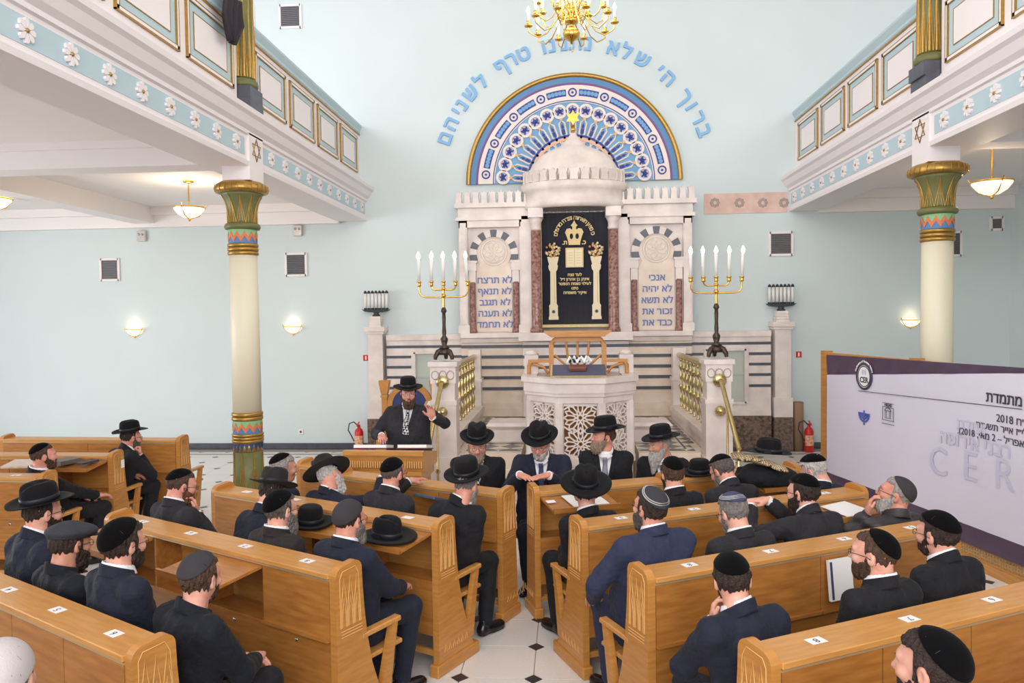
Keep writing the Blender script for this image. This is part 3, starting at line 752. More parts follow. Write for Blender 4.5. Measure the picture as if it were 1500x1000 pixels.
# ------------------------------------------------------------------ painted tympanum over the ark
ty = empty('painted_tympanum', (0, WY-.03, 4.83)); tag(ty, 'painted half-round arch of gilded rings, medallions and spokes above the ark', 'arch painting')
M_T_BLUE = mat('tympanum_sky_blue', (120, 170, 212), .6); M_T_DEEP = mat('tympanum_deep_blue', (56, 72, 150), .6); M_T_WHITE = mat('tympanum_cream', (240, 226, 218), .6)
M_T_PURP = mat('tympanum_purple', (126, 84, 134), .6); M_T_STEEL = mat('tympanum_steel_blue', (96, 140, 186), .6); M_T_DOT = mat('tympanum_amber', (236, 184, 116), .6)
PI = math.pi
MB().disc_arc(0, 1.42, -.02, 0, 0, PI, 48).build('blue_field', M_T_BLUE, ty)
gm = MB()
for i in range(1): gm.tube([(1.90*math.cos(PI*k/60), -.02, 1.90*math.sin(PI*k/60)) for k in range(61)], .045, 8)
gm.build('gilt_arch', M_GOLDP, ty)
MB().disc_arc(1.76, 1.88, -.03, 0, 0, PI, 60).build('steel_blue_ring', M_T_STEEL, ty)
MB().disc_arc(1.72, 1.76, -.036, 0, 0, PI, 60).build('purple_ring', M_T_PURP, ty)
MB().disc_arc(1.42, 1.72, -.04, 0, 0, PI, 60).build('cream_ring', M_T_WHITE, ty)
MB().disc_arc(1.435, 1.452, -.044, 0, 0, PI, 60).build('blue_line', M_T_DEEP, ty)
for k in range(9):
    a = R(6+21*k); c = (1.585*math.cos(a), 1.585*math.sin(a))
    MB().disc_arc(.055, .08, -.05, 0, 0, 2*PI, 18, c).disc_arc(0, .022, -.05, 0, 0, 2*PI, 8, c).build('ring_medallion', M_T_DEEP, ty)
    if k < 8:
        ib = MB().disc_arc(1.525, 1.645, -.046, 0, a+R(4.2), a+R(16.8), 8).build('inlay_bar', M_T_DEEP, ty)
        m = MB()
        for q in range(5):
            t = a+R(5.8+2.35*q); m.disc_arc(0, .038, -.052, -.03, 0, 2*PI, 10, (1.585*math.cos(t), 1.585*math.sin(t)))
        m.build('inlay_dots', M_T_BLUE, ib)
for k in range(17):
    a = R(5+170*k/16); ca, sa = math.cos(a), math.sin(a); c = (1.27*ca, 1.27*sa)
    md_ = MB().disc_arc(.085, .128, -.045, 0, 0, 2*PI, 20, c).build('medallion', M_T_WHITE, ty)
    MB().disc_arc(0, .088, -.03, 0, 0, 2*PI, 6, c).build('medallion_centre', mat('tympanum_lilac', (198, 190, 212), .6), md_)
    m = MB()
    for q in (-1, 0, 1):
        t = a+q*.75; u = Vector((math.cos(t), 0, math.sin(t))); w = Vector((-u.z, 0, u.x)); o = Vector((c[0]-.03*ca, -.034, c[1]-.03*sa))
        m.add([o, o+u*.055+w*.03, o+u*.108, o+u*.055-w*.03], [(0, 1, 2, 3)], 0)
    for q in (-1, 1):
        t = a+PI+q*.9; u = Vector((math.cos(t), 0, math.sin(t))); w = Vector((-u.z, 0, u.x)); o = Vector((c[0]-.01*ca, -.034, c[1]-.01*sa)); m.add([o, o+u*.045+w*.02, o+u*.082, o+u*.045-w*.02], [(0, 1, 2, 3)], 0)
    m.build('medallion_petals', M_T_DEEP, md_)
    # spoke
    U = Vector((ca, 0, sa)); V = Vector((-sa, 0, ca)); P = lambda r, w, y=-.03: U*r+V*w+Vector((0, y, 0))
    lp = [(1.12, 0), (1.06, .05), (.86, .05), (.80, 0), (.86, -.05), (1.06, -.05)]
    sp = MB().tube([P(r, w) for r, w in lp], .018, 5, 0, True).tube([P(.80, 0), P(.70, .07), P(.62, .085)], .016, 5).tube([P(.80, 0), P(.70, -.07), P(.62, -.085)], .016, 5).build('spoke', M_T_WHITE, ty)
    m = MB(); m.add([P(1.06, 0), P(1.0, .025), P(.94, 0), P(1.0, -.025)], [(0, 1, 2, 3)]); m.add([P(.95, .028), P(.88, .028), P(.85, 0), P(.88, -.028), P(.95, -.028)], [(0, 1, 2, 3, 4)])
    m.build('spoke_lozenge', M_T_DEEP, sp)
    MB().disc_arc(0, .028, -.05, 0, 0, 2*PI, 8, (1.13*ca, 1.13*sa)).build('amber_dot', M_T_DOT, sp); MB().disc_arc(0, .024, -.05, 0, 0, 2*PI, 8, (.80*ca, .80*sa)).build('amber_dot', M_T_DOT, sp)
MB().disc_arc(.80, .84, -.05, 0, 0, PI, 40).build('inner_ring', M_T_DEEP, ty)
MB().disc_arc(.74, .80, -.05, 0, 0, PI, 40).build('inner_peach_ring', mat('tympanum_peach', (236, 190, 160), .6), ty)

# raised wall lettering in an arc
LET = [('ב', 1345, 648), ('ר', 1325, 585), ('ו', 1293, 530), ('ך', 1262, 485), ('ה', 1188, 392), ('׳', 1152, 348), ('ש', 1062, 305), ('ל', 992, 258), ('א', 922, 255),
       ('נ', 805, 235), ('ת', 745, 235), ('נ', 690, 240), ('נ', 632, 243), ('ו', 592, 248), ('ט', 497, 285), ('ר', 437, 303), ('ף', 392, 338), ('ל', 285, 402), ('ש', 240, 463),
       ('נ', 203, 522), ('י', 165, 547), ('ה', 150, 612), ('ם', 125, 682)]
ws = empty('wall_lettering', (0, WY, 4.83)); tag(ws, 'arc of raised pale blue Hebrew letters on the wall above the arch', 'lettering')
for ch, x, y in LET:
    p = at_y(620+.3*x, .3*y, WY); a = math.atan2(p.z-4.83, p.x)
    text('letter', ch, .37, M_LETTER, ws, (2.47*math.cos(a), -.017, 2.47*math.sin(a)), (R(90), R(90)-a, 0), .015, .009)

# ------------------------------------------------------------------ platform, steps, pulpit
M_CHECK = mat('checker_mosaic', (226, 216, 202), .3)
nt = M_CHECK.node_tree; ck = nt.nodes.new('ShaderNodeTexChecker'); ck.inputs['Scale'].default_value = 4.6
ck.inputs['Color1'].default_value = (*lin((222, 210, 194)), 1); ck.inputs['Color2'].default_value = (*lin((96, 92, 92)), 1)
tcx = nt.nodes.new('ShaderNodeTexCoord'); mpx = nt.nodes.new('ShaderNodeMapping'); mpx.inputs['Rotation'].default_value = (0, 0, R(45))
nt.links.new(tcx.outputs['Object'], mpx.inputs[0]); nt.links.new(mpx.outputs[0], ck.inputs[0]); nt.links.new(ck.outputs[0], nt.nodes['Principled BSDF'].inputs['Base Color'])
plat = empty('ark_platform', (0, 0, 0)); tag(plat, 'raised marble platform with mosaic floor and steps before the ark', 'platform')
MB().box(-1.55, -.76, 9.86, 10.06, 0, PLZ-.012).box(.76, 1.55, 9.86, 10.06, 0, PLZ-.012).box(-1.72, -.76, 10.06, 10.58, 0, PLZ-.012).box(.76, 1.72, 10.06, 10.58, 0, PLZ-.012).box(-1.72, 1.72, 10.58, 13.41, 0, PLZ-.012).build('platform_block', M_MARB2, plat)
MB().box(-1.5, -.76, 9.98, 10.58, PLZ-.012, PLZ).box(.76, 1.5, 9.98, 10.58, PLZ-.012, PLZ).box(-1.58, 1.58, 10.58, 13.29, PLZ-.012, PLZ).build('mosaic_floor', M_CHECK, plat)
m = MB()
for q in (-1, 1): m.box(*sorted((q*1.38, q*1.41)), 10.1, 13.25, PLZ-.01, PLZ+.002)
m.box(-1.38, -.76, 10.06, 10.09, PLZ-.01, PLZ+.002).box(.76, 1.38, 10.06, 10.09, PLZ-.01, PLZ+.002).box(-1.42, 1.42, 13.2, 13.26, PLZ-.01, PLZ+.002); m.build('mosaic_border', M_DARKM, plat)
for k in range(3):
    for q in (-1, 1): MB().box(*sorted((q*.76, q*1.55)), 9.86-.31*(k+1), 9.86-.31*k, 0, PLZ-.165*(k+1), bev=.01).build('step', M_MARB2, plat)
# pulpit: half octagon with pierced panels
PC = Vector((0, 9.80, 0)); IR = .66; SD = IR*2*math.tan(PI/8)
pul = empty('pulpit', PC); tag(pul, 'white marble octagonal pulpit with pierced star lattice panels', 'pulpit')
def oct_ring(r0, r1, z0, z1, name, m=M_MARB):
    c = 1/math.cos(PI/8); out = [(r1*c*math.cos(R(22.5+45*k)), r1*c*math.sin(R(22.5+45*k))) for k in range(8)]
    b = MB()
    inn = [(r0*c*math.cos(R(22.5+45*k)), r0*c*math.sin(R(22.5+45*k))) for k in range(8)]
    for k in range(8):
        if k in (1,): continue       # open towards the ark
        j = (k+1) % 8
        vs = [(*out[k], z0), (*out[j], z0), (*out[j], z1), (*out[k], z1), (*inn[k], z0), (*inn[j], z0), (*inn[j], z1), (*inn[k], z1)]
        b.add(vs, [(0, 1, 2, 3), (4, 7, 6, 5), (3, 2, 6, 7), (0, 4, 5, 1), (1, 5, 6, 2), (0, 3, 7, 4)])
    return b.build(name, m, pul)
oct_ring(.02, .70, 0, .16, 'plinth'); oct_ring(.02, .655, .16, .62, 'lower_wall')
oct_ring(.55, .685, .62, .70, 'base_moulding')
oct_ring(.56, .66, 1.38, 1.46, 'upper_rail'); oct_ring(.55, .685, 1.46, 1.50, 'moulding'); oct_ring(.55, .70, 1.50, 1.62, 'frieze'); oct_ring(.54, .73, 1.62, 1.68, 'top_slab')
c8 = 1/math.cos(PI/8)
for k in range(8):
    a = R(22.5+45*k); x, y = (.62)*c8*math.cos(a), .62*c8*math.sin(a)
    MB().lathe([(.06, .70), (.06, 1.38)], 8, (x, y, 0), smooth=False).build('corner_post', M_MARB, pul)
    if k in (0, 3): MB().box(-.09, .09, -.09, .09, 1.68, 1.92).lathe([(.10, 1.92), (.07, 1.97), (.001, 1.98)], 12).build('corner_block', M_MARB, pul, (x, y, 0))
def lattice():
    m = MB(); cn = [0]; w, z0, z1 = SD/2-.045, .72, 1.36; t = .0085; d = .02
    def seg(p, q, r=t):
        p, q = Vector((p[0], 0, p[1])), Vector((q[0], 0, q[1])); u = (q-p); L = u.length
        if L < 1e-4: return
        u.normalize(); cn[0] += 1; m.obox((p+q)/2, u, (0, 1, 0), u.cross(Vector((0, 1, 0))), L/2+r*.5, d+.0005*(cn[0] % 11), r)
    def star(cx, cz, r):
        n = 8
        P = lambda rr, t_: (max(-w, min(w, cx+rr*math.cos(t_))), max(z0, min(z1, cz+rr*math.sin(t_))))
        for k in range(n):
            a = 2*PI*k/n; b = a+2*PI/n; mid = a+PI/n
            ring_ = [P(r*.24, a), P(r*.42, a-.27), P(r*.78, a-.20), P(r*1.0, a), P(r*.78, a+.20), P(r*.42, a+.27)]
            for q in range(6): seg(ring_[q], ring_[(q+1) % 6])
            seg(P(r*.24, a), P(r*.15, mid)); seg(P(r*.15, mid), P(r*.24, b)); seg(P(r*.42, a+.27), P(r*.42, b-.27)); seg(P(r*.78, a+.20), P(r*.98, mid)); seg(P(r*.78, b-.20), P(r*.98, mid))
    star(0, 1.20, .20); star(0, .88, .20)
    for s in (-1, 1): seg((s*w, z0), (s*w, z1), .02)
    seg((-w, z0), (w, z0), .02); seg((-w, z1), (w, z1), .02)
    for s in (-1, 1):
        for z in (z0, 1.03, z1): seg((s*w, z+(.08 if z < 1.3 else -.08)), (s*w*.45, z)); 
    return m.mesh('lattice_panel', [M_MARB])
LAT = lattice()
for k in (4, 5, 6, 0, 3, 7):
    a = R(45*(k)+45) if False else R(45*k)
    # faces centred on multiples of 45 degrees
    x, y = .60*math.cos(a), .60*math.sin(a)
    if k == 2: continue
    link('lattice_panel', LAT, None, pul, (x, y, 0), (0, 0, a+PI/2))
MB().lathe([(.5, .66), (.5, .67)], 8).build('wood_floor', M_WOOD, pul)
MB().box(-.39, .39, -.38, -.34, .7, 1.4).box(-.43, -.40, -.3, .2, .7, 1.4).box(.40, .43, -.3, .2, .7, 1.4).build('inner_boarding', M_WOOD, pul)
# marble seats beside the pulpit
for s in (-1, 1):
    q = MB().box(-.28, .28, -.26, .26, 0, .20, bev=.03).box(-.31, .31, -.29, .29, .20, .29, bev=.05).build('marble_bench', M_MARB, None, (s*.98, 10.75, PLZ+.003)); tag(q, 'low rounded white marble bench %s of the pulpit' % ('left' if s < 0 else 'right'), 'seat', 'marble seats by the pulpit')
# wooden reading stand on the pulpit
rs = empty('reading_stand', (-.015, 9.86, PLZ)); tag(rs, 'carved wooden reading stand with fan back on the pulpit', 'reading stand')
m = MB()
zt = 2.12-PLZ
for s in (-1, 1):
    m.box(s*.34-.03, s*.34+.03, -.03, .03, .012, zt-.06).tube([(s*.34, 0, zt-.12), (s*.335, 0, zt-.05), (s*.30, 0, zt), (s*.2, 0, zt+.02)], .03, 8)
m.box(-.3, .3, -.03, .03, zt-.02, zt+.045).prism([(-.34, zt+.04), (.34, zt+.04), (.43, zt+.10), (.43, zt+.12), (-.43, zt+.12), (-.43, zt+.10)], -.09, .09, 'y'); m.build('frame', M_WOOD, rs)
for k in range(5):
    a = R(90+(k-2)*26); e = Vector((math.cos(a), 0, math.sin(a)))
    MB().tube([(.02*(k-2), 0, .95), Vector((.07*(k-2), 0, 1.12)), Vector((.125*(k-2), 0, 1.22)), (.15*(k-2) if abs(k-2) < 2 else .30*(1 if k > 2 else -1), 0, zt-.02 if abs(k-2) < 2 else 1.27)], .016, 6).build('fan_rib', M_WOOD, rs)
for s in (-1, 1):
    MB().box(*sorted((s*.36, s*.64)), -.025, .025, 1.17, 1.21).tube([(s*.60, 0, 1.18), (s*.63, 0, 1.13), (s*.63, 0, 1.025)], .025, 8).tube([(s*.38, 0, 1.03), (s*.44, 0, 1.11), (s*.58, 0, 1.16)], .018, 8).build('side_bracket', M_WOOD, rs)
MB().obox((0, -.18, 1.035), (1, 0, 0), (0, .94, .34), (0, -.34, .94), .36, .20, .012).build('desk_board', M_WOOD, rs)
cu = MB().obox((0, -.225, 1.068), (1, 0, 0), (0, .94, .34), (0, -.34, .94), .345, .17, .02).build('lectern_cloth', mat('blue_velvet_cloth', (38, 44, 84), .8, sheen=.4), None, (-.015, 9.86, PLZ)); tag(cu, 'dark blue velvet cloth spread on the pulpit reading stand', 'cloth')
MB().obox((0, -.395, 1.0), (1, 0, 0), (0, .94, .34), (0, -.34, .94), .348, .012, .025).obox((-.335, -.225, 1.073), (1, 0, 0), (0, .94, .34), (0, -.34, .94), .012, .17, .022).build('gold_trim', M_GOLDT, cu)
bk = MB().box(-.11, .11, -.06, .06, 0, .05, bev=.01).build('leather_book', mat('brown_leather', (122, 74, 62), .5), None, (-.02, 9.62, 1.752), (R(20), 0, 0)); tag(bk, 'small brown leather box lying on blue cloth of the pulpit', 'box')
sh = MB()
random.seed(5)
for k in range(9): sh.tube([(-.13+.03*k, random.uniform(-.05, .05), .0), (-.10+.03*k, random.uniform(-.04, .04), .05+random.random()*.03), (-.06+.03*k, random.uniform(-.05, .05), .01)], .016, 6, k % 2 if k < 5 else 0)
tag(sh.build('prayer_shawl', [M_PAPER, M_INK], None, (-.02, 9.66, 1.838)), 'crumpled white shawl with black stripes on the pulpit desk', 'shawl')
# pedestals, balustrades, handrails, candelabra
def side(s):
    w = 'left' if s < 0 else 'right'
    xp = s*1.75
    pd = empty('pedestal', (xp, 9.85, 0)); tag(pd, 'carved white marble pedestal under the %s candelabra' % w, 'pedestal', 'marble pedestals')
    MB().box(-.19, .19, -.19, .19, 0, .62).box(-.165, .165, -.165, .165, .62, 1.30).build('shaft', M_MARB, pd)
    MB().box(-.175, .175, -.175, .175, 1.30, 1.36).box(-.15, .15, -.15, .15, 1.36, 1.58).build('neck', M_MARB, pd)
    hd = MB().box(-.165, .165, -.165, .165, 1.58, 1.80).box(-.19, .19, -.19, .19, 1.80, 1.86).build('head', M_MARB, pd)
    m = MB()
    for i in range(3):
        for t in (-1, 1): m.tube([((i-1)*.1+.045*math.cos(a), -.166, 1.69+.07*t*0+.055*math.sin(a)) for a in [2*PI*k/12 for k in range(12)]], .008, 4, 0, True)
    m.build('carved_relief', M_MARB, hd)
    br = empty('balustrade', (xp, 0, 0)); tag(br, 'brass balustrade between marble posts on the %s platform edge' % w, 'balustrade', 'brass balustrades')
    MB().box(-.13, .13, 10.04, 13.1, PLZ, .88).box(-.16, .16, 10.05, 13.09, .80, .89).build('kerb', M_MARB, br)
    MB().box(-.11, .11, 13.05, 13.28, PLZ, 1.30).box(-.13, .13, 13.03, 13.3, 1.30, 1.36).box(-.105, .105, 13.06, 13.27, 1.36, 1.86).build('rear_post', M_MARB, br)
    MB().tube([(0, 10.02, 1.74), (0, 13.05, 1.74)], .045, 10).build('top_rail', M_BRASS, br)
    prof = [(.03, .88), (.035, .91), (.018, .93), (.03, .99), (.038, 1.03), (.02, 1.1), (.016, 1.16), (.042, 1.2), (.042, 1.24), (.016, 1.28), (.03, 1.36), (.036, 1.41), (.02, 1.47), (.016, 1.50), (.042, 1.54), (.04, 1.57), (.016, 1.6), (.03, 1.66), (.035, 1.71)]
    bm_ = MB().lathe([(r_*.8, z_) for r_, z_ in prof], 10).mesh('baluster', [M_BRASS])
    for k in range(9): link('baluster', bm_, None, br, (0, 10.22+.33*k, 0))
    for z in (1.22, 1.55): MB().tube([(0, 10.05, z), (0, 13.05, z)], .014, 6).build('cross_rail', M_BRASS, br)
    hr = empty('handrail', (xp, 0, 0)); tag(hr, 'polished brass stair handrail descending from the %s pedestal' % w, 'handrail', 'brass stair handrails')
    o = -s*.0
    MB().tube([(0, 9.665, 1.60), (0, 9.60, 1.60), (-s*.0, 9.50, 1.56), (s*.02, 8.80, .98), (s*.03, 8.72, .90)], .028, 10).build('rail', M_BRASS, hr)
    MB().ball((0, 9.643, 1.60), .085, 14, 0, (1, .35, 1)).build('flange', M_BRASS, hr); MB().ball((0, 9.61, 1.22), .07, 12).build('rail_ball', M_BRASS, hr)
    prof2 = [(.05, 0), (.05, .03), (.025, .06), (.022, .3), (.04, .34), (.04, .37), (.022, .41), (.02, .62), (.045, .66), (.045, .69), (.02, .73), (.018, .92)]
    MB().lathe(prof2, 12, (s*.03, 8.75, 0)).lathe([(.03, 0), (.016, .05), (.016, .25), (.035, .28), (.016, .32), (.014, 1.0)], 12, (s*.01, 9.25, .25)).build('newel', M_BRASS, hr)
    ca = empty('candelabra', (xp, 9.85, 1.884)); tag(ca, 'five armed brass candelabra with lit electric candles on the %s pedestal' % w, 'candelabra', 'five armed candelabras')
    MB().lathe([(.02, .10), (.05, .14), (.075, .155), (.03, .18), (.045, .24), (.05, .27), (.024, .31), (.028, .36), (.022, .45), (.026, .55), (.022, .6), (.04, .63), (.03, .66), (.02, .68)], 14).build('stem', M_BRONZE, ca)
    m = MB()
    for k in range(3):
        a = R(90+120*k); c, s_ = math.cos(a), math.sin(a)
        m.tube([(.03*c, .03*s_, .13), (.09*c, .09*s_, .10), (.125*c, .125*s_, .04), (.13*c, .13*s_, .0)], [.03, .035, .03, .022], 8)
    m.lathe([(.08, .06), (.09, .10), (.05, .15)], 12).build('tripod_base', M_BRONZE, ca)
    m = MB().tube([(0, 0, .66), (0, 0, .98)], .017, 10).lathe([(.02, .80), (.035, .83), (.02, .86)], 12).lathe([(.02, .90), (.032, .92), (.02, .94)], 12)
    for q in (-1, 1):
        m.tube([(0, 0, .81), (q*.24, 0, .815), (q*.29, 0, .83), (q*.315, 0, .87), (q*.32, 0, .95)], .011, 8).tube([(0, 0, .91), (q*.11, 0, .905), (q*.145, 0, .92), (q*.16, 0, .96)], .011, 8)
    m.build('arms', M_GOLD, ca)
    cupm = MB().lathe([(.012, 0), (.03, .015), (.022, .03), (.03, .06), (.033, .07)], 12).mesh('candle_cup', [M_GOLD])
    canm = MB().lathe([(.021, .06), (.021, .36), (.012, .365)], 12).mesh('candle', [M_TUBE]); bulm = MB().lathe([(.012, .36), (.026, .39), (.024, .41), (.010, .445), (.001, .46)], 12).mesh('bulb', [M_BULB])
    for q in (-2, -1, 0, 1, 2):
        z = .95
        c = link('candle_cup', cupm, None, ca, (q*.16, 0, z)); k = link('candle', canm, None, ca, (q*.16, 0, z)); link('bulb', bulm, None, k)
        k.rotation_euler = (0, R((-.5, 1.2, 0, -1, -3.5)[q+2]*(1 if s < 0 else -.7)), 0)
side(-1); side(1)

# ------------------------------------------------------------------ brass chandelier
ch = empty('chandelier', at_y(837, 34, 9.0)); tag(ch, 'polished brass many armed chandelier with lit candle bulbs', 'chandelier')
MB().lathe([(.001, -.25), (.012, -.24), (.02, -.21), (.09, -.17), (.10, -.12), (.085, -.08), (.03, -.05), (.025, -.02), (.075, .0), (.08, .04), (.05, .08), (.03, .12), (.055, .16), (.06, .2), (.03, .25), (.025, .34), (.05, .38), (.05, .42), (.02, .48), (.02, .8), (.03, .82), (.012, .9)], 24).build('stem', M_GOLD, ch)
MB().tube([(0, 0, .88), (0, 0, 4.0)], .012, 6).build('chain', M_GOLD, ch)
MB().tube([(0, 0, -.22), (0, 0, -.30), (.02, 0, -.32), (.0, 0, -.335)], .006, 6).build('hook', M_GOLD, ch)
arm_m = {}
pan_m = MB().lathe([(.008, -.01), (.045, 0), (.05, .012), (.015, .02), (.02, .045), (.024, .06)], 12).mesh('drip_pan', [M_GOLD])
cand_m = MB().lathe([(.015, .05), (.015, .15)], 10).mesh('candle', [M_TUBE]); bulb_m = MB().lathe([(.012, .15), (.022, .175), (.02, .195), (.008, .225), (.001, .24)], 10).mesh('bulb', [M_BULB])
for tier, (n, rad, z0, zr, off) in enumerate(((10, .50, .04, -.02, 0), (8, .40, .20, .20, .3), (6, .24, .36, .38, .1))):
    for k in range(n):
        a = 2*PI*(k+off)/n; c, s_ = math.cos(a), math.sin(a)
        P = lambda r, z: (r*c, r*s_, z)
        arm = MB().tube([P(.05, z0), P(.12*rad/.5, z0+.06), P(.2*rad/.5, z0-.02), P(.28*rad/.5, z0-.14), P(.38*rad/.5, z0-.19), P(.46*rad/.5, z0-.15), P(rad, zr-.06), P(rad, zr)], .0075, 6).build('arm', M_GOLD, ch)
        d = link('drip_pan', pan_m, None, arm, P(rad, zr)); cd = link('candle', cand_m, None, arm, P(rad, zr)); bb = link('bulb', bulb_m, None, arm, P(rad, zr))
for k in range(10):
    a = 2*PI*(k+.5)/10; c, s_ = math.cos(a), math.sin(a)
    MB().tube([(.04*c, .04*s_, .10), (.14*c, .14*s_, .16), (.17*c, .17*s_, .08), (.11*c, .11*s_, .04), (.10*c, .10*s_, .09)], .007, 5).build('scroll', M_GOLD, ch)
l = bpy.data.lights.new('chandelier_light', 'POINT'); l.energy = 60; l.color = (1, .86, .66); l.shadow_soft_size = .4
link('chandelier_light', l, None, ch, (0, 0, .45))

# ------------------------------------------------------------------ speaker's lectern, throne, banner
LX, LY = at_y(574, 660, 7.85).x, 7.85
le = empty('lectern', (LX, LY, 0)); le.rotation_euler = (0, 0, R(-4)); tag(le, 'carved oak lectern with open books in front of the speaker', 'lectern')
MB().box(-.36, .36, -.22, .22, 0, .78).box(-.39, .39, -.25, .25, 0, .1).build('body', M_WOOD, le)
MB().prism([(-.24, .78), (-.28, .84), (-.28, .88), (.26, .88), (.26, .78)], -.39, .39, 'x').prism([(-.25, .88), (-.30, 1.02), (-.32, 1.05), (-.32, 1.09), (-.26, 1.095), (.27, 1.0), (.27, .88)], -.42, .42, 'x').build('top', M_WOODH, le)
m = MB()
for k in range(34):
    x = -.395+.79*k/33; m.box(x-.006, x+.006, -.30, -.27, .92, .985)
m.build('fluting', M_CARVE, le)
for s in (-1, 1): MB().box(s*.18-.15, s*.18+.15, -.232, -.22, .2, .72).build('panel', M_WOODD, le)
for (x, w, lab) in ((-.19, .17, 'thick open book at the left of the lectern top'), (.25, .15, 'thin open book at the right of the lectern top')):
    q = MB().obox((0, 0, .02), (1, 0, 0), (0, 1, -.18), (0, .18, 1), w, .17, .018).build('open_book', M_PAPER, None, (LX+x, LY+.0, 1.066)); tag(q, lab, 'book')
    MB().obox((0, 0, .0), (1, 0, 0), (0, 1, -.18), (0, .18, 1), w+.01, .18, .006).build('cover', mat('dark_red_cover', (92, 34, 36), .5), q)
th = empty('throne_chair', (at_y(600, 560, 12.4).x, 12.4, 0)); tag(th, 'carved wooden throne chair with blue upholstered back behind the speaker', 'chair')
m = MB()
for s in (-1, 1):
    m2 = MB().box(s*.42-.045, s*.42+.045, -.05, .05, 0, 1.18).box(s*.42-.06, s*.42+.06, -.065, .065, 1.12, 1.16).prism([(s*.42-.05, 1.18), (s*.42-.085, 1.36), (s*.42-.085, 1.40), (s*.42+.085, 1.40), (s*.42+.085, 1.36), (s*.42+.05, 1.18)], -.07, .07, 'y'); m2.build('post', M_WOOD, th)
    MB().box(s*.40-.04, s*.40+.04, -.55, -.47, 0, .68).box(s*.40-.045, s*.40+.045, -.57, .0, .68, .73).build('arm_support', M_WOOD, th)
MB().disc_arc(.29, .38, -.04, .04, 0, PI, 24, (0, .98)).box(-.38, -.29, -.04, .04, .4, .98).box(.29, .38, -.04, .04, .4, .98).build('arched_back_frame', M_WOOD, th)
pts = [(-.29, .45), (.29, .45)]+[(.29*math.cos(PI*k/16), .98+.29*math.sin(PI*k/16)) for k in range(17)]
MB().prism(pts, -.03, .03, 'y').build('upholstered_back', mat('blue_upholstery', (52, 64, 112), .8), th)
MB().box(-.40, .40, -.55, .05, .40, .47, bev=.02).build('seat', mat('blue_upholstery', (52, 64, 112)), th); MB().box(-.42, .42, -.56, .05, .32, .40).build('seat_rail', M_WOOD, th)
# small side stand with a paper between throne and handrail
p = at_y(640, 590, 11.4)
st = empty('side_stand', (p.x-.02, 11.4, 0)); tag(st, 'narrow wooden stand with sloped top right of the speaker', 'stand'); 
MB().box(-.16, .16, -.15, .15, 0, 1.0).build('body', M_WOOD, st); MB().prism([(-.2, 1.0), (-.2, 1.03), (.2, 1.14), (.2, 1.0)], -.19, .19, 'x').build('sloped_top', M_WOODH, st)
q = MB().obox((0, 0, 0), (1, 0, 0), (0, 1, .275), (0, -.275, 1), .14, .16, .004).build('paper_sheet', M_PAPER, None, (p.x-.02, 11.4, 1.098)); tag(q, 'white paper sheet on the narrow stand beside the handrail', 'paper')

